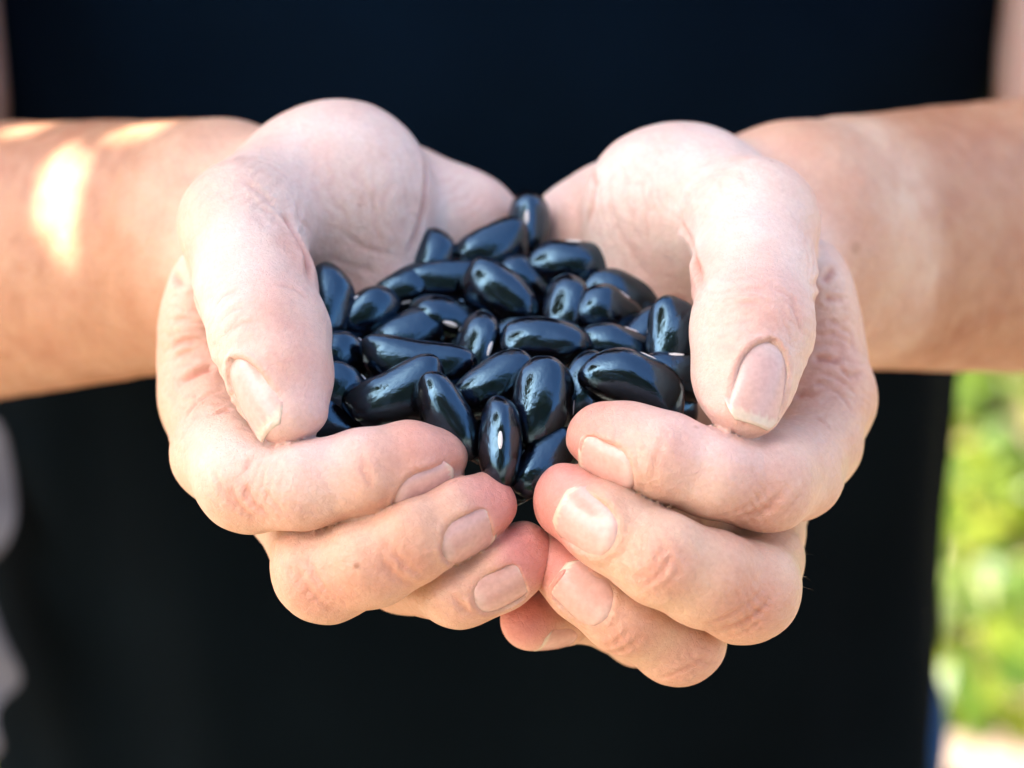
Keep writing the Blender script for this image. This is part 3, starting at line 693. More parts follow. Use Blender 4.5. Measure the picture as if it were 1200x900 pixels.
# ---------------------------------------------------------------- fine hairs on the backs of the fingers and wrists
def make_hair():
    spots = [  # root area (two ends), direction, count, length mm
        ((-59.7,-12.4,-16.2), (-46.0,-19.2,-19.6), (0.150,-0.233,-0.904), 46, 3.6), ((-45.9,-16.0,-28.3), (-42.1,-23.4,-32.6), (-0.600,-0.177,-0.706), 34, 3.0),
        ((50.6,-15.9,-23.0), (56.3,-14.4,-18.4), (0.400,-0.252,-0.836), 30, 3.0), ((58.1,0.9,-35.6), (55.6,-20.6,-34.2), (0.900,0.023,-0.360), 24, 3.0),
        ]
    V, F = [], []
    for a, b, d, n, ln in spots:
        n = int(n * 1.0)
        a, b, d = np.array(a), np.array(b), np.array(d); d = d / np.linalg.norm(d)
        for i in range(n):
            p = a + (b - a) * rng.uniform(0, 1) + rng.normal(0, 0.5, 3) + CAMF[2] * rng.uniform(-0.5, 3.0)
            q = d + rng.normal(0, 0.35, 3); q /= np.linalg.norm(q)
            bend = rng.normal(0, 0.30, 3); L = ln * rng.uniform(0.4, 1.0)
            u = np.cross(q, [0.2, 0.5, 0.8]); u /= np.linalg.norm(u); v = np.cross(q, u)
            o = len(V)
            for t in (0.0, 0.35, 0.7, 1.0):
                c = p - q * 0.8 + q * (L * t) + bend * (L * t * t); r = 0.024 * (1 - 0.8 * t)
                for k in range(3):
                    V.append(c + r * (math.cos(2.094 * k) * u + math.sin(2.094 * k) * v))
            for s in range(3):
                for k in range(3):
                    F.append((o + s * 3 + k, o + s * 3 + (k + 1) % 3, o + s * 3 + 3 + (k + 1) % 3, o + s * 3 + 3 + k))
    me = mesh_np('fine_hair', pl(np.array(V)), F)
    h = NT('fair_hair'); tc = h.n('ShaderNodeTexCoord'); nz = h.n('ShaderNodeTexNoise', i_Scale=200.0); h.l(tc.outputs['Object'], nz.inputs['Vector'])
    h.l(h.ramp(nz.outputs[0], [(0.3, (0.42, 0.31, 0.19)), (0.7, (0.6, 0.46, 0.29))]), h.b.inputs['Base Color']); h.set(Roughness=0.5)
    me.materials.append(h.m)
    ob = link(bpy.data.objects.new('fine_hair', me), body); ob['kind'] = 'stuff'
make_hair()


# ---------------------------------------------------------------- clothes
def fabric(name, col, scale=2200.0, rough=0.85, var=0.25):
    s = NT(name)
    tc = s.n('ShaderNodeTexCoord')
    w1 = s.n('ShaderNodeTexWave', wave_type='BANDS', bands_direction='X', i_Scale=scale / 6.28, i_Distortion=0.6); s.l(tc.outputs['Object'], w1.inputs['Vector'])
    w2 = s.n('ShaderNodeTexWave', wave_type='BANDS', bands_direction='Z', i_Scale=scale / 6.28, i_Distortion=0.6); s.l(tc.outputs['Object'], w2.inputs['Vector'])
    n = s.n('ShaderNodeTexNoise', i_Scale=9.0, i_Detail=6.0); s.l(tc.outputs['Object'], n.inputs['Vector'])
    hgt = s.math('ADD', w1.outputs['Fac'], w2.outputs['Fac'])
    c = s.ramp(n.outputs[0], [(0.3, tuple(np.array(col) * (1 - var))), (0.7, tuple(np.array(col) * (1 + var)))])
    s.l(c, s.b.inputs['Base Color']); s.set(Roughness=rough)
    s.b.inputs['Specular IOR Level'].default_value = 0.02
    bp = s.n('ShaderNodeBump', i_Strength=0.4, i_Distance=0.0006); s.l(hgt, bp.inputs['Height']); s.l(bp.outputs[0], s.b.inputs['Normal'])
    return s.m

def interp(z, keys):
    ks = sorted(keys)
    zs = [k[0] for k in ks]
    return [np.interp(z, zs, [k[i] for k in ks]) for i in range(1, len(ks[0]))]

TORSO = [(-420, 190, 112, -22), (-330, 186, 110, -21), (-260, 182, 106, -20), (-180, 179, 102, -18), (-60, 182, 106, -5), (60, 179, 110, 2), (150, 168, 108, -2), (225, 168, 92, -4)]
def torso_point(z, th, off=0.0):
    a, b, cx = interp(z, TORSO)
    ct, st = np.cos(th), np.sin(th)
    e = 0.84
    x = cx + (a + off) * np.sign(st) * np.abs(st) ** e
    y = 400 - (b + off) * np.sign(ct) * np.abs(ct) ** e
    return x, y

def sheet(name, Vg, mat, parent, thick=1.2):
    nz, nt = Vg.shape[:2]
    V = Vg.reshape(-1, 3)
    F = []
    for j in range(nz - 1):
        for i in range(nt - 1):
            p = j * nt + i; F.append((p, p + nt, p + nt + 1, p + 1))
    me = mesh_np(name, pl(V), F); me.materials.append(mat)
    ob = link(bpy.data.objects.new(name, me), parent)
    md = ob.modifiers.new('thickness', 'SOLIDIFY'); md.thickness = thick * MM; md.offset = -1
    return ob

NAVY = fabric('navy_jersey', (0.0016, 0.0064, 0.0165))
BLACK = fabric('black_canvas', (0.0018, 0.0038, 0.0052), 1500.0)
DENIM = fabric('blue_denim', (0.02, 0.06, 0.14), 1400.0)

def make_top():
    zs = np.linspace(-300, 215, 60); th = np.linspace(-math.pi, math.pi, 121)
    Z, T = np.meshgrid(zs, th, indexing='ij')
    X, Y = torso_point(Z, T, 3)
    W = np.stack([X.ravel(), Y.ravel(), Z.ravel()], 1)
    k = vnoise(W, 1 / 45.0, 31) * 3 + vnoise(W * np.array([1, 1, 0.4]), 1 / 20.0, 32) * 1.2
    R = np.stack([np.sin(T).ravel(), -np.cos(T).ravel(), np.zeros(T.size)], 1)
    W = W + R * k[:, None]
    sheet('tank_top', W.reshape(*Z.shape, 3), NAVY, person)
def make_apron():
    zs = np.linspace(-760, -112, 96)
    Vg = []
    for z in zs:
        half = np.interp(z, [-760, -330, -150, -40, 60], [1.45, 1.36, 1.22, 1.20, 1.15])
        th = np.linspace(-half * 1.04, half, 90)
        zz = np.full(90, z); zt = np.maximum(zz, -300)
        x, y = torso_point(zt, th, 13)
        hang = np.clip((-300 - z) / 460, 0, 1)
        x = x * (1 + 0.10 * hang); y = y - 22 * hang
        W = np.stack([x, y, zz], 1)
        fold = (np.sin(th * 9 + z * 0.004) * (2.6 + 6 * hang) + np.sin(th * 17 + z * 0.012) * 1.6) * np.clip((-60 - z) / 200, 0.1, 1)
        fold = fold + vnoise(W * np.array([1, 1, 0.35]), 1 / 30.0, 41) * 4.0
        W[:, 0] += np.sin(th) * fold; W[:, 1] -= np.cos(th) * fold
        Vg.append(W)
    ap = sheet('apron', np.array(Vg), BLACK, person, 1.6)
def make_jeans():
    G = Field((-300, 220, -1050), (280, 580, -240), 9.0)
    f = G.blank(); f[:] = 120
    for sx, cx in ((-1, -105), (1, 62)):
        for a, b, ra, rb in (((cx, 400, -330), (cx + sx * 12, 395, -620), 80, 66), ((cx + sx * 12, 395, -620), (cx + sx * 16, 410, -1010), 66, 52)):
            G.add(f, ('c', a, b, ra, rb), 30, 80)
    G.add(f, ('c', (104, 412, -410), (108, 400, -640), 86, 78), 30, 80)
    G.add(f, ('c', (-100, 410, -290), (52, 410, -290), 92, 92), 40, 90)
    V, Q = surface_nets(f, G.lo, 9.0)
    N = vnormals(V, Q); V = V + N * (vnoise(V * np.array([1, 1, 2.0]), 1 / 50.0, 51) * 4)[:, None]
    me = mesh_np('jeans', pl(V), Q); me.materials.append(DENIM)
    link(bpy.data.objects.new('jeans', me), person)
make_top(); make_apron(); make_jeans()

# ---------------------------------------------------------------- beans
def bean_material():
    s = NT('bean_coat')
    tc = s.n('ShaderNodeTexCoord'); oi = s.n('ShaderNodeObjectInfo')
    n = s.n('ShaderNodeTexNoise', i_Scale=1.6, i_Detail=3.0, noise_dimensions='4D'); s.l(tc.outputs['Object'], n.inputs['Vector'])
    s.l(s.math('MULTIPLY', oi.outputs['Random'], 50.0), n.inputs['W'])
    c = s.ramp(n.outputs[0], [(0.35, (0.0016, 0.0014, 0.0018)), (0.75, (0.0055, 0.0032, 0.0040))])
    s.l(c, s.b.inputs['Base Color'])
    # wear and dust: roughness patches, faint scratches
    n2 = s.n('ShaderNodeTexNoise', i_Scale=6.0, i_Detail=6.0, i_Roughness=0.7, noise_dimensions='4D'); s.l(tc.outputs['Object'], n2.inputs['Vector'])
    s.l(s.math('MULTIPLY', oi.outputs['Random'], 31.0), n2.inputs['W'])
    r = s.ramp(n2.outputs[0], [(0.40, (0.035,) * 3), (0.78, (0.22,) * 3)]); s.l(r, s.b.inputs['Roughness'])
    s.b.inputs['Specular IOR Level'].default_value = 1.0
    s.b.inputs['Specular Tint'].default_value = (0.38, 0.70, 1.0, 1)
    s.set(IOR=1.6)
    
    n3 = s.n('ShaderNodeTexNoise', i_Scale=3.2, i_Detail=5.0, i_Roughness=0.6, noise_dimensions='4D'); s.l(tc.outputs['Object'], n3.inputs['Vector'])
    s.l(s.math('MULTIPLY', oi.outputs['Random'], 77.0), n3.inputs['W'])
    bp = s.n('ShaderNodeBump', i_Strength=0.28, i_Distance=0.0007); s.l(n3.outputs[0], bp.inputs['Height']); s.l(bp.outputs[0], s.b.inputs['Normal'])
    return s.m
BEAN = bean_material()
def hilum_material():
    s = NT('bean_eye')
    tc = s.n('ShaderNodeTexCoord'); n = s.n('ShaderNodeTexNoise', i_Scale=30.0, i_Detail=3.0); s.l(tc.outputs['Object'], n.inputs['Vector'])
    s.l(s.ramp(n.outputs[0], [(0.3, (0.55, 0.50, 0.47)), (0.7, (0.78, 0.74, 0.70))]), s.b.inputs['Base Color']); s.set(Roughness=0.6)
    return s.m
HIL = hilum_material()

def bean_shape(p, bend, dent, fat):
    # p: points on the unit sphere; long axis x, hilum side +y, thickness z
    x, y, z = p[:, 0].copy(), p[:, 1].copy(), p[:, 2].copy()
    r = (np.abs(x) ** 2.25 + np.abs(y) ** 2.1 + np.abs(z) ** 2.0) ** (-1 / 2.12)
    r /= r[0] if False else 1.0
    x, y, z = x * r, y * r, z * r
    taper = 1 - 0.10 * x * fat
    y = y * taper; z = z * taper * (1 - 0.10 * np.clip(y, 0, 1))
    y = y - bend * (x * x - 0.3)
    up = np.clip(p[:, 1], 0, 1) ** 0.7
    y = y - dent * up * np.exp(-(x / 0.42) ** 2)
    return np.stack([x, y, z], 1)
def bean_mesh(i, bend, dent, fat):
    nu, nv = 40, 26
    P_ = [(-1.0, 0, 0)]
    for j in range(1, nv):
        ph = math.pi * j / nv
        for k in range(nu):
            a = 2 * math.pi * k / nu
            P_.append((-math.cos(ph), math.sin(ph) * math.cos(a), math.sin(ph) * math.sin(a)))
    P_.append((1.0, 0, 0))
    V = bean_shape(np.array(P_), bend, dent, fat)
    V = V + (V / np.linalg.norm(V, axis=1, keepdims=True)) * (vnoise(V, 1.2, 60 + i) * 0.07 + vnoise(V, 2.6, 90 + i) * 0.022)[:, None]
    F = []
    for k in range(nu):
        F.append((0, 1 + (k + 1) % nu, 1 + k))
        for j in range(nv - 2):
            a, b = 1 + j * nu + k, 1 + j * nu + (k + 1) % nu
            F.append((a, b, b + nu, a + nu))
        e = 1 + (nv - 2) * nu
        F.append((len(V) - 1, e + k, e + (k + 1) % nu))
    me = mesh_np('black_bean', V, F); me.materials.append(BEAN)
    # the eye: a small raised oval on the dented side
    u = np.linspace(0, 2 * math.pi, 20, endpoint=False)
    pts = [(0.0, 0.0)]
    for rr in (0.5, 0.85, 1.0):
        pts += [(rr * math.cos(t), rr * math.sin(t)) for t in u]
    pts = np.array(pts)
    sp = np.stack([pts[:, 0] * 0.19, np.ones(len(pts)), pts[:, 1] * 0.125], 1)
    sp = sp / np.linalg.norm(sp, axis=1, keepdims=True)
    HV = bean_shape(sp, bend, dent, fat)
    rad = np.hypot(pts[:, 0], pts[:, 1])
    HV[:, 1] += 0.045 * (1 - rad ** 4) - 0.01 + vnoise(HV, 1.2, 60 + i) * 0.07 + vnoise(HV, 2.6, 90 + i) * 0.022
    F = [(0, 1 + (k + 1) % 20, 1 + k) for k in range(20)]
    for q in range(2):
        for k in range(20):
            a, b = 1 + q * 20 + k, 1 + q * 20 + (k + 1) % 20
            F.append((a, b, b + 20, a + 20))
    hm = mesh_np('hilum', HV, F); hm.materials.append(HIL)
    return me, hm
BEANS_SHAPES = [bean_mesh(0, 0.22, 0.16, 0.4), bean_mesh(1, 0.32, 0.22, -0.5), bean_mesh(2, 0.14, 0.12, 0.8), bean_mesh(3, 0.44, 0.14, 0.2), bean_mesh(4, 0.26, 0.10, -0.9), bean_mesh(5, 0.18, 0.20, 0.0)]

# centre, long axis, eye direction, length, breadth, thickness (mm), shape, label
BEANS = [
    ((3.8,74.7,-2.5), (0.050,0.735,0.673), (-0.100,-0.673,0.735), 18, 12, 9.5, 0, 'black bean standing upright at the very back of the heap, white eye facing out'),
    ((-4.3,64.9,-3.6), (0.850,0.435,0.153), (0.300,-0.227,-0.793), 18, 12.5, 10, 2, 'plump black bean second from the top, just left of the upright back bean'),
    ((-17.4,61.1,-4.2), (0.300,0.728,0.561), (0.800,-0.063,-0.310), 14.5, 10.5, 9, 0, 'black bean poking up at the back left, against the pale palm'),
    ((12.7,61.3,-5.8), (0.970,0.027,-0.154), (-0.200,0.277,0.879), 20, 13, 11, 1, 'large black bean at the back right with a dent along its top'),
    ((-15.4,55.9,-7.2), (0.980,0.087,-0.050), (0.000,-0.327,-0.966), 19, 11.5, 9, 0, 'black bean lying flat below the back left bean'),
    ((-2.2,47.3,-6.2), (0.780,-0.362,-0.426), (-0.500,-0.177,-0.706), 20.5, 13, 10, 0, 'broad black bean sloping down to the right in the upper middle'),
    ((4.1,59.2,-9.5), (0.750,0.010,-0.583), (0.300,0.573,0.593), 19, 12, 10, 2, 'black bean half hidden behind the broad sloping bean'),
    ((-24.4,53.7,-7.0), (0.880,0.237,0.210), (0.300,-0.870,-0.306), 15, 10, 8, 2, 'small black bean wedged at the upper left of the heap'),
    ((-38.9,39.1,-4.3), (0.100,0.648,0.723), (0.900,0.173,-0.100), 19, 11, 9, 0, 'black bean beside the left thumb, only its round end showing'),
    ((-31.6,41.6,-7.9), (0.800,0.362,0.426), (-0.450,-0.263,0.845), 18, 12, 10, 0, 'black bean at the left with its white eye near the upper end'),
    ((-14.0,43.0,-9.5), (0.900,0.023,-0.360), (-0.550,-0.618,0.530), 18, 12, 10, 1, 'black bean left of centre with a white eye at its left end'),
    ((11.3,42.6,-6.2), (0.200,0.753,0.604), (0.700,-0.556,0.437), 16, 11, 9, 2, 'small ridged black bean pointing up in the middle right'),
    ((20.7,41.7,-7.7), (0.700,0.121,-0.590), (0.500,0.300,0.520), 17, 13, 11, 2, 'round black bean seen end on, at the right of the heap'),
    ((24.1,52.4,-9.3), (0.800,-0.002,-0.403), (0.300,0.450,0.779), 19, 12, 10, 1, 'dull brownish black bean behind the round one at the right'),
    ((-7.5,29.4,-9.1), (0.250,0.667,0.654), (0.300,-0.893,0.054), 18, 11, 9, 0, 'black bean standing nearly upright in the centre, small white eye at its foot'),
    ((7.3,28.6,-6.5), (0.970,-0.050,-0.087), (0.050,0.943,0.033), 20.5, 12, 10.5, 2, 'long level black bean with a pale worn streak in the centre right'),
    ((-19.8,22.5,-9.0), (0.950,-0.070,-0.121), (-0.100,-0.190,-0.929), 24, 13, 10, 3, 'longest black bean, lying almost level at centre left'),
    ((-34.0,26.5,-10.2), (0.600,0.233,-0.596), (0.500,0.350,0.606), 17, 12, 9, 0, 'black bean tucked at the far left above the lowest left bean'),
    ((22.8,29.4,-9.1), (0.850,-0.113,-0.396), (0.300,0.400,0.693), 19, 11, 9, 1, 'black bean mostly hidden above the big curved bean at the right'),
    ((33.7,25.0,-4.7), (0.120,0.605,0.748), (0.900,0.123,-0.187), 18.5, 13, 10, 2, 'black bean standing beside the right thumb with a tiny white fleck'),
    ((27.9,35.9,-9.9), (0.700,0.510,0.283), (0.500,-0.350,-0.606), 17, 11, 9, 0, 'dark bean in the shadow left of the bean by the right thumb'),
    ((24.7,11.3,-6.5), (0.880,-0.167,-0.389), (0.420,0.512,0.686), 22.5, 12.5, 11, 3, 'big curved black bean resting on the right index finger'),
    ((32.7,18.1,-8.6), (0.960,0.037,-0.137), (0.000,0.054,0.893), 18, 11, 9, 0, 'level black bean wedged under the right thumb'),
    ((-23.0,10.7,-9.4), (0.880,0.210,0.364), (0.400,-0.252,-0.836), 21.5, 13.5, 11, 3, 'big curved black bean resting on the left index finger'),
    ((-12.8,1.8,-8.9), (0.480,-0.468,-0.711), (-0.500,0.543,-0.660), 19.5, 11.5, 9, 0, 'slim black bean sloping down over the left index fingertip'),
    ((-3.3,13.6,-8.4), (0.820,0.337,0.383), (0.400,-0.115,-0.800), 18.5, 11.5, 9.5, 0, 'black bean leaning up to the right, in the front centre'),
    ((6.3,6.7,-8.4), (0.100,0.615,0.765), (0.900,0.210,-0.237), 19.5, 13, 10.5, 2, 'plump upright black bean with a bright fleck in the front centre'),
    ((-2.3,-4.1,-11.1), (0.020,0.620,0.774), (0.000,-0.916,0.413), 19.5, 11, 8.5, 0, 'frontmost black bean on end, long white eye facing the viewer'),
    ((6.9,-2.1,-17.6), (0.600,0.621,0.276), (0.500,-0.177,-0.706), 17, 11.5, 10, 0, 'lowest black bean, behind the right index and middle fingertips'),
    ((14.9,15.2,-9.8), (0.300,0.685,0.586), (0.900,-0.100,-0.173), 17, 11, 9, 0, 'thin sliver of black bean left of the big curved right bean'),
    ((-34.1,14.1,-11.6), (0.500,-0.040,-0.670), (0.600,0.300,0.520), 18, 12, 9, 0, 'lower left black bean touching the left thumb tip'),
    ((-36.6,9.8,-15.0), (0.700,0.010,-0.583), (0.400,0.350,0.606), 17, 11, 9, 0, 'bottom left black bean in the dark behind the left index finger'),
    ((-22.1,37.8,-10.5), (0.800,0.373,0.246), (0.300,-0.313,-0.743), 18, 11, 9, 1, 'black bean in a dark hollow of the heap, left of centre'),
    ((0.0,40.9,-13.1), (0.700,0.423,0.333), (0.300,-0.313,-0.743), 18, 11, 9, 0, 'black bean deep in the heap, under the ones on top'),
    ((-7.4,52.5,-13.1), (0.900,0.273,0.073), (0.300,-0.313,-0.743), 18, 12, 9, 0, 'black bean deep in the heap, under the ones on top'),
    ((16.1,29.9,-12.1), (0.600,-0.077,-0.533), (0.300,0.487,0.643), 18, 12, 9, 0, 'black bean deep in the heap, under the ones on top'),
    ((-10.6,24.2,-14.0), (0.600,-0.077,-0.533), (0.300,0.487,0.643), 18, 12, 9, 0, 'black bean deep in the heap, under the ones on top'),
    ((-27.3,39.1,-16.3), (0.600,-0.077,-0.533), (0.300,0.487,0.643), 18, 12, 9, 0, 'black bean deep in the heap, under the ones on top'),
    ((1.7,14.7,-18.6), (0.200,0.623,0.679), (0.800,0.137,0.037), 19, 12, 9, 0, 'black bean deep in the heap, under the ones on top'),
    ((-7.0,14.7,-18.6), (0.600,-0.177,-0.706), (0.800,0.137,0.037), 19, 12, 9, 0, 'black bean deep in the heap, under the ones on top'),
    ((15.7,13.8,-16.0), (0.800,-0.027,-0.446), (0.300,0.487,0.643), 19, 12, 9, 0, 'black bean deep in the heap, under the ones on top'),
    ((-29.6,13.8,-16.0), (0.800,0.073,-0.273), (0.300,0.487,0.643), 19, 12, 9, 0, 'black bean deep in the heap, under the ones on top'),
    ((29.8,19.0,-15.0), (0.800,0.073,-0.273), (0.300,0.487,0.643), 19, 12, 9, 0, 'black bean deep in the heap, under the ones on top'),
    ((-3.8,68.6,-13.1), (0.800,0.073,-0.273), (0.300,0.487,0.643), 19, 12, 9, 0, 'black bean deep in the heap, under the ones on top'),
    ((7.6,60.5,-15.3), (0.800,0.073,-0.273), (0.300,0.487,0.643), 19, 12, 9, 0, 'black bean deep in the heap, under the ones on top'),
    ((-18.9,60.0,-16.1), (0.800,0.273,0.073), (0.300,0.487,0.643), 19, 12, 9, 0, 'black bean deep in the heap, under the ones on top'),
    ((19.0,65.9,-13.9), (0.800,0.273,0.073), (0.300,0.487,0.643), 19, 12, 9, 0, 'black bean deep in the heap, under the ones on top'),
    ((1.7,5.7,-22.2), (0.300,0.573,0.593), (0.800,0.137,0.037), 18, 11, 9, 0, 'black bean deep in the heap, under the ones on top'),
    ((-24.1,47.7,-17.3), (0.800,0.523,0.506), (0.300,-0.227,-0.793), 18, 12, 9, 0, 'black bean deep in the heap, under the ones on top'),
    ((-14.7,43.7,-16.3), (0.800,0.023,-0.360), (0.300,-0.227,-0.793), 18, 12, 9, 0, 'black bean deep in the heap, under the ones on top'),
    ((-29.9,51.6,-18.6), (0.800,0.373,0.246), (0.300,-0.227,-0.793), 18, 12, 9, 0, 'black bean deep in the heap, under the ones on top'),
    ((0.0,57.0,-17.3), (0.800,0.273,0.073), (0.300,-0.227,-0.793), 18, 12, 9, 0, 'black bean deep in the heap, under the ones on top'),
    ((-7.3,38.0,-18.2), (0.800,-0.127,-0.620), (0.300,-0.227,-0.793), 18, 12, 9, 0, 'black bean deep in the heap, under the ones on top'),
    ((-17.7,51.9,-18.1), (0.800,0.623,0.679), (0.300,-0.227,-0.793), 18, 12, 9, 0, 'black bean deep in the heap, under the ones on top'),
    ((11.1,48.4,-16.2), (0.800,0.073,-0.273), (0.300,-0.227,-0.793), 18, 12, 9, 0, 'black bean deep in the heap, under the ones on top'),
    ((18.4,44.4,-15.0), (0.800,0.423,0.333), (0.300,-0.227,-0.793), 18, 12, 9, 0, 'black bean deep in the heap, under the ones on top'),
    ((28.9,35.2,-15.1), (0.800,0.223,-0.013), (0.300,-0.227,-0.793), 18, 12, 9, 0, 'black bean deep in the heap, under the ones on top'),
    ((3.6,30.3,-15.4), (0.800,0.573,0.593), (0.300,-0.227,-0.793), 18, 12, 9, 0, 'black bean deep in the heap, under the ones on top'),
    ((-32.3,29.9,-16.2), (0.800,-0.077,-0.533), (0.300,-0.227,-0.793), 18, 12, 9, 0, 'black bean deep in the heap, under the ones on top'),
    ((-1.8,25.0,-20.6), (0.800,0.323,0.160), (0.300,-0.227,-0.793), 18, 12, 9, 0, 'black bean deep in the heap, under the ones on top'),
    ((10.5,14.6,-22.6), (0.800,-0.177,-0.706), (0.300,-0.227,-0.793), 18, 12, 9, 0, 'black bean deep in the heap, under the ones on top'),
    ((-22.8,62.7,-15.4), (0.800,-0.027,-0.446), (0.300,-0.227,-0.793), 18, 12, 9, 0, 'black bean deep in the heap, under the ones on top'),
    ((26.4,59.5,-16.9), (0.800,0.323,0.160), (0.300,-0.227,-0.793), 18, 12, 9, 0, 'black bean deep in the heap, under the ones on top'),

]
GROUP_BEANS = 'black beans heaped in the cupped hands'
for i, (c, ax, hd, L, B, T, sh, lab) in enumerate(BEANS):
    a = Vector(ax).normalized(); y = Vector(hd); y = (y - a * a.dot(y)).normalized(); z = a.cross(y)
    sh = sh if sh == 3 else (sh + (0, 5, 4, 0, 1, 2)[i % 6]) % 6
    L, B, T = L * 1.02, B * 1.03, T * 1.02
    ob = bpy.data.objects.new('black_bean', BEANS_SHAPES[sh][0])
    M = Matrix((a, y, z)).transposed().to_4x4()
    M.translation = wpt(c)
    ob.matrix_world = M @ Matrix.Diagonal((L / 2 * MM, B / 2 * MM, T / 2 * MM, 1))
    link(ob, None, lab, 'bean', GROUP_BEANS)
    hl = bpy.data.objects.new('hilum', BEANS_SHAPES[sh][1])
    link(hl, ob)

# ---------------------------------------------------------------- ground, grass
def ground_material():
    s = NT('soil')
    tc = s.n('ShaderNodeTexCoord')
    n = s.n('ShaderNodeTexNoise', i_Scale=3.0, i_Detail=8.0, i_Roughness=0.65); s.l(tc.outputs['Object'], n.inputs['Vector'])
    n2 = s.n('ShaderNodeTexNoise', i_Scale=60.0, i_Detail=6.0); s.l(tc.outputs['Object'], n2.inputs['Vector'])
    c = s.ramp(n.outputs[0], [(0.35, (0.25, 0.17, 0.115)), (0.65, (0.35, 0.25, 0.18))])
    c2 = s.mix(0.5, c, s.ramp(n2.outputs[0], [(0.3, (0.21, 0.145, 0.10)), (0.7, (0.37, 0.28, 0.205))]))
    s.l(c2, s.b.inputs['Base Color']); s.set(Roughness=0.95)
    bp = s.n('ShaderNodeBump', i_Strength=0.8, i_Distance=0.02); s.l(n2.outputs[0], bp.inputs['Height']); s.l(bp.outputs[0], s.b.inputs['Normal'])
    return s.m
def make_ground():
    xs = np.concatenate([np.linspace(-150, -6, 16), np.linspace(-5, 5, 60), np.linspace(6, 150, 16)])
    X, Y = np.meshgrid(xs, xs, indexing='ij'); V = np.stack([X.ravel(), Y.ravel(), np.zeros(X.size)], 1)
    V[:, 2] = vnoise(V, 1.2, 71) * 0.012 - 0.02
    n = len(xs); F = []
    for i in range(n - 1):
        for j in range(n - 1):
            p = i * n + j; F.append((p, p + n, p + n + 1, p + 1))
    me = mesh_np('ground', V, F); me.materials.append(ground_material())
    link(bpy.data.objects.new('ground', me), None, 'bare pinkish brown soil under the grass', 'ground', None, 'structure')
make_ground()

def leaf_material(name, cols, trans=0.45):
    s = NT(name)
    at = s.n('ShaderNodeAttribute', attribute_name='Col')
    s.l(at.outputs['Color'], s.b.inputs['Base Color']); s.set(Roughness=0.45)
    tr = s.n('ShaderNodeBsdfTranslucent'); s.l(s.mix(1.0, at.outputs['Color'], (1.5, 1.35, 0.35), 'MULTIPLY'), tr.inputs['Color'])
    mx = s.n('ShaderNodeMixShader'); mx.inputs[0].default_value = trans
    s.l(s.b.outputs[0], mx.inputs[1]); s.l(tr.outputs[0], mx.inputs[2]); s.l(mx.outputs[0], s.out.inputs['Surface'])
    return s.m
def make_grass():
    n = 130000
    x = rng.uniform(-2.2, 2.6, n); y = rng.uniform(-2.0, 4.2, n)
    Pq = np.stack([x, y, np.zeros(n)], 1)
    dens = vnoise(Pq, 2.2, 81) * 0.6 + vnoise(Pq, 6.0, 82) * 0.5
    path = np.clip((y - 1.04 - 0.15 * vnoise(Pq, 3.0, 83)) / 0.25, 0, 1)
    near = np.clip((-0.9 - y) / 0.3, 0, 1)
    keep = (rng.uniform(0, 1, n) < np.clip(0.85 + dens, 0.1, 1) * np.maximum(np.maximum(path, near), 0.05))
    x, y = x[keep], y[keep]; n = len(x)
    az = rng.uniform(0, 2 * math.pi, n); ln = rng.uniform(0.03, 0.075, n); wd = rng.uniform(0.007, 0.018, n); lean = rng.uniform(0.7, 1.5, n)
    dx, dy = np.cos(az), np.sin(az)
    rows = []
    for t, wf in ((0, 0.35), (0.4, 1.0), (0.75, 0.8), (1.0, 0.05)):
        r = ln * np.sin(lean * t) ; h = ln * (t * np.cos(lean * t * 0.8)) - 0.01
        for sgn in (-1, 1):
            rows.append(np.stack([x + dx * r - dy * wd * wf * sgn, y + dy * r + dx * wd * wf * sgn, h], 1))
    V = np.stack(rows, 1).reshape(-1, 3)
    base = (np.arange(n) * 8)[:, None]
    F = np.concatenate([base + np.array([[0, 1, 3, 2]]), base + np.array([[2, 3, 5, 4]]), base + np.array([[4, 5, 7, 6]])])
    k = rng.uniform(0, 1, n)[:, None]
    C = np.array([0.06, 0.12, 0.006]) * (1 - k ** 2) + np.array([0.25, 0.265, 0.018]) * k ** 2
    dry = (rng.uniform(0, 1, n) < 0.12)[:, None]
    C = np.where(dry, np.array([0.34, 0.27, 0.12]), C)
    me = mesh_np('grass', V, F); col_attr(me, np.repeat(C, 8, axis=0)); me.materials.append(leaf_material('grass_blades', None, 0.4))
    link(bpy.data.objects.new('grass', me), None, 'sunlit yellow green grass behind the person', 'grass', None, 'stuff')
make_grass()

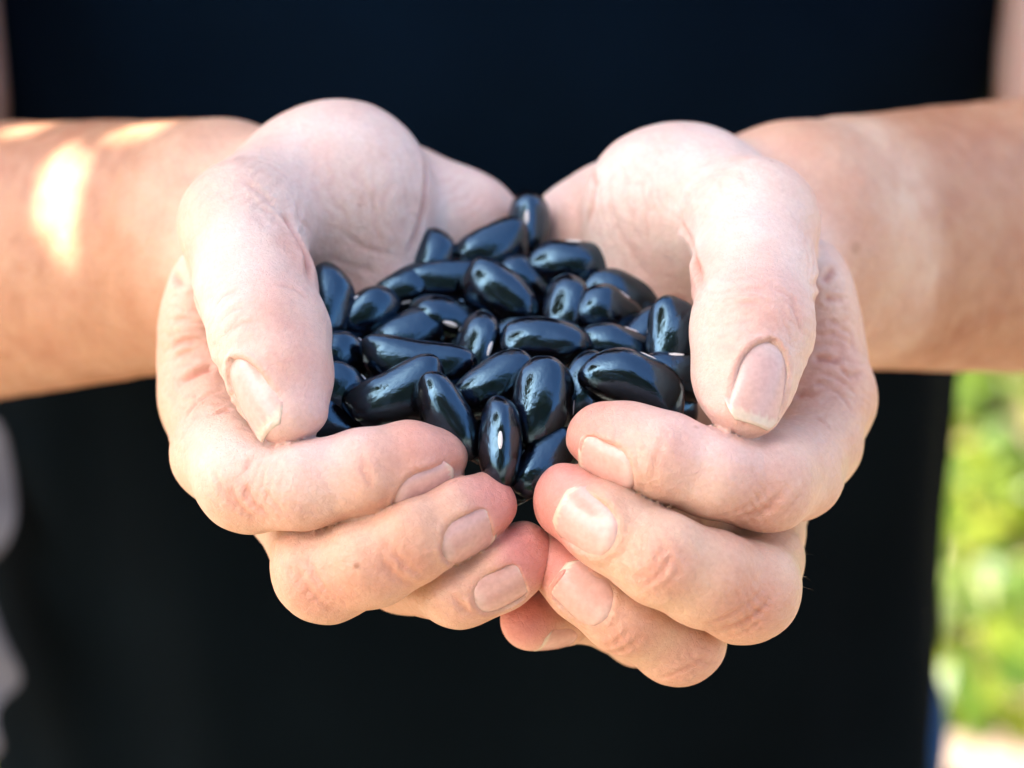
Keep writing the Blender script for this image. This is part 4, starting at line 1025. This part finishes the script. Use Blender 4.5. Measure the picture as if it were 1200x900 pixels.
# ---------------------------------------------------------------- the tree that shades the person: trunk at the side, one limb reaching over
def make_tree():
    base = Vector((-0.9, -3.1, 0))
    tree = bpy.data.objects.new('tree', None); tree.location = base
    link(tree, None, 'leafy tree with one low limb shading the person', 'tree')
    bark = NT('bark'); tc = bark.n('ShaderNodeTexCoord'); nn = bark.n('ShaderNodeTexNoise', i_Scale=25.0, i_Detail=6.0); bark.l(tc.outputs['Object'], nn.inputs['Vector'])
    bark.l(bark.ramp(nn.outputs[0], [(0.3, (0.05, 0.035, 0.025)), (0.7, (0.16, 0.12, 0.09))]), bark.b.inputs['Base Color']); bark.set(Roughness=0.9)
    S = np.array(SUN_DIR); e1 = np.cross(S, [0, 0, 1.0]); e1 /= np.linalg.norm(e1); e2 = np.cross(e1, S)
    mid = np.array(FOCUS) + e1 * 0.17 - e2 * 0.03 + S * 1.3
    def tube(pts, rad, seg=10):
        V, F = [], []
        for q, (p, r) in enumerate(zip(pts, rad)):
            d = np.array(pts[min(q + 1, len(pts) - 1)]) - np.array(pts[max(q - 1, 0)]); d = d / np.linalg.norm(d)
            u = np.cross(d, [0.3, 0.2, 1.0]); u /= np.linalg.norm(u); v = np.cross(d, u)
            for k in range(seg):
                a = 2 * math.pi * k / seg; V.append(np.array(p) + r * (math.cos(a) * u + math.sin(a) * v))
            if q:
                o = q * seg
                for k in range(seg): F.append((o - seg + k, o - seg + (k + 1) % seg, o + (k + 1) % seg, o + k))
        return V, F
    allV, allF = [], []
    def add(pts, rad):
        V, F = tube(pts, rad); o = len(allV); allV.extend(V); allF.extend([tuple(i + o for i in f) for f in F])
    b = np.array(base)
    top = b + np.array([0.15, 0.1, 2.6])
    add([b - [0, 0, .1], b + [0.03, 0, 0.6], b + [0.05, 0.05, 1.5], top, top + [0.1, 0, 1.2]], [0.13, 0.10, 0.09, 0.07, 0.03])
    fork = b + np.array([0.07, 0.06, 2.1])
    limb = [fork, fork + (mid - fork) * 0.35 + [0, 0, 0.12], fork + (mid - fork) * 0.7 + [0, 0, 0.14], mid + [0.15, 0.08, 0.03], mid + [0.35, 0.2, -0.03]]
    add(limb, [0.05, 0.035, 0.022, 0.012, 0.004])
    # leaves: a spray round the limb's end, thinned along the lines where sun flecks come through
    gaps = [
        ((-108.0,107.5,-9.6), 13, 7, 33), ((-88.7,111.8,4.6), 8, 2.6, 150), ((-118.8,140.5,-6.8), 3, 2, 150), ((-128.2,146.1,-10.2), 3, 2, 150),

    ]
    G3 = []
    for g in gaps:
        p = np.array(wpt(g[0])) - mid
        G3.append((p @ e1, p @ e2, g[1] * MM, g[2] * MM, math.radians(g[3])))
    gpts = []
    for (ga, gc, r1, r2, rt) in G3:
        gpts.append((ga, gc))
        for k in range(12):
            x, y = r1 * math.cos(k * math.pi / 6), r2 * math.sin(k * math.pi / 6)
            gpts.append((ga + x * math.cos(rt) - y * math.sin(rt), gc + x * math.sin(rt) + y * math.cos(rt)))
    lv, lf, lc = [], [], []
    outl = [(0, 0), (0.16, 0.22), (0.42, 0.34), (0.72, 0.24), (1.0, 0.0), (0.72, -0.24), (0.42, -0.34), (0.16, -0.22)]
    step = 0.024
    nx, ny = 34, 38
    for lay in range(6):
        for i in range(-nx // 2, nx // 2 + 1):
            for j in range(-ny // 2, ny // 2 + 1):
                a = (i + rng.uniform(-.5, .5)) * step; c = (j + rng.uniform(-.5, .5)) * step
                if (a / 0.33) ** 4 + (c / 0.37) ** 4 > 1 + rng.uniform(-0.15, 0.1): continue
                sz = rng.uniform(0.042, 0.062)
                nrm = S + rng.normal(0, 0.28, 3); nrm /= np.linalg.norm(nrm)
                d = rng.normal(0, 1, 3); d -= nrm * (d @ nrm); d /= np.linalg.norm(d); w = np.cross(nrm, d)
                cen = mid + e1 * a + e2 * c + S * (lay * 0.05 + rng.uniform(-0.03, 0.03))
                pts = [cen + d * (q[0] - 0.5) * sz + w * q[1] * sz * 0.95 - nrm * 0.25 * sz * (q[0] - 0.4) ** 2 for q in outl]
                poly = [((q - mid) @ e1, (q - mid) @ e2) for q in pts]
                bad = False
                for gu, gv in gpts:
                    ins = False
                    for q in range(8):
                        (x1, y1), (x2, y2) = poly[q], poly[q - 1]
                        if (y1 > gv) != (y2 > gv) and gu < (x2 - x1) * (gv - y1) / (y2 - y1) + x1: ins = not ins
                    if ins: bad = True; break
                if bad: continue
                o = len(lv); lv.extend(pts); lf.append(tuple(range(o, o + 8)))
                k = rng.uniform(); cc = np.array([0.10, 0.17, 0.035]) * (1 - k) + np.array([0.18, 0.25, 0.06]) * k
                lc.extend([cc] * 8)
    # small leaflets round the flecks, and the main crown round the trunk (in front of the person, behind the photographer)
    def leaf(cen, nrm, sz, dark):
        d = rng.normal(0, 1, 3); d -= nrm * (d @ nrm); d /= np.linalg.norm(d); w = np.cross(nrm, d)
        pts = [cen + d * (q[0] - 0.5) * sz + w * q[1] * sz * 0.95 - nrm * 0.25 * sz * (q[0] - 0.4) ** 2 for q in outl]
        return pts
    def covers(pts):
        poly = [((q - mid) @ e1, (q - mid) @ e2) for q in pts]
        for gu, gv in gpts:
            ins = False
            for q in range(8):
                (x1, y1), (x2, y2) = poly[q], poly[q - 1]
                if (y1 > gv) != (y2 > gv) and gu < (x2 - x1) * (gv - y1) / (y2 - y1) + x1: ins = not ins
            if ins: return True
        return False
    def put(pts, cc):
        o = len(lv); lv.extend(pts); lf.append(tuple(range(o, o + 8))); lc.extend([cc] * 8)
    for (ga, gc, r1, r2, rt) in G3:
        for q in range(330):
            a, c = ga + rng.normal(0, 0.032), gc + rng.normal(0, 0.032)
            nrm = S + rng.normal(0, 0.25, 3); nrm /= np.linalg.norm(nrm)
            pts = leaf(mid + e1 * a + e2 * c + S * rng.uniform(-0.05, 0.2), nrm, rng.uniform(0.014, 0.026), 0)
            if not covers(pts): put(pts, np.array([0.12, 0.2, 0.04]))
    cc0 = np.array(base) + np.array([0.55, 0.1, 2.9]); rad = np.array([2.8, 1.0, 2.3])
    for q in range(12000):
        v = rng.normal(0, 1, 3); v /= np.linalg.norm(v)
        p = cc0 + v * rad * rng.uniform(0.55, 1.0) * (1 + 0.18 * math.sin(5 * v[0] + 3 * v[2]) * math.cos(4 * v[1] + 2 * v[2]))
        k = rng.uniform()
        put(leaf(p, (lambda m: m / np.linalg.norm(m))(rng.normal(0, 1, 3) + [0, 0, 0.8]), rng.uniform(0.10, 0.17), 0), np.array([0.05, 0.10, 0.02]) * (1 - k) + np.array([0.09, 0.15, 0.03]) * k)
    bvec = np.array(base)
    tm = mesh_np('trunk', np.array(allV) - bvec, allF); tm.materials.append(bark.m)
    link(bpy.data.objects.new('trunk', tm), tree)
    cm = mesh_np('crown', np.array(lv) - bvec, lf, smooth=False); col_attr(cm, np.array(lc)); cm.materials.append(leaf_material('tree_leaves', None, 0.3))
    cr = link(bpy.data.objects.new('crown', cm), tree); cr['kind'] = 'stuff'
make_tree()

# ---------------------------------------------------------------- pale cloth tucked in at the person's side
def make_cloth():
    s = NT('pale_cloth'); tc = s.n('ShaderNodeTexCoord')
    n1 = s.n('ShaderNodeTexNoise', i_Scale=40.0, i_Detail=5.0); s.l(tc.outputs['Object'], n1.inputs['Vector'])
    s.l(s.ramp(n1.outputs[0], [(0.3, (0.065, 0.065, 0.08)), (0.7, (0.14, 0.14, 0.165))]), s.b.inputs['Base Color']); s.set(Roughness=0.9)
    edge = [(-185.2,335.1,-203.6), (-180.9,323.1,-224.4), (-179.1,317.8,-237.6), (-185.5,313.8,-248.5), (-194.1,311.4,-256.7), (-190.8,308.6,-265.4), (-184.9,302.4,-280.3), (-177.4,295.2,-296.8), (-190.2,294.2,-302.4), (-191.1,291.8,-308.5), (-186.8,287.1,-320.8), (-197.5,285.0,-326.4)]
    V, F = [], []
    m = 9
    for j, p in enumerate(edge):
        for i in range(m):
            t = i / (m - 1)
            V.append((p[0] - 55 * t, p[1] + 14 * math.sin(t * 7 + j * 0.8) * t + 4 * math.sin(j * 1.9) - 6, p[2] + 3 * t))
            if j and i:
                o = j * m + i; F.append((o - m - 1, o - m, o, o - 1))
    c0 = wpt(edge[0])
    me = mesh_np('cloth', (np.array(V) - np.array(edge[0])) * MM, F); me.materials.append(s.m)
    ob = bpy.data.objects.new('cloth', me); ob.location = c0
    link(ob, None, 'pale grey crumpled cloth at the left edge below the forearm', 'cloth')
    md = ob.modifiers.new('thickness', 'SOLIDIFY'); md.thickness = 0.0015
    md = ob.modifiers.new('soft', 'SUBSURF'); md.levels = 2; md.render_levels = 2
make_cloth()
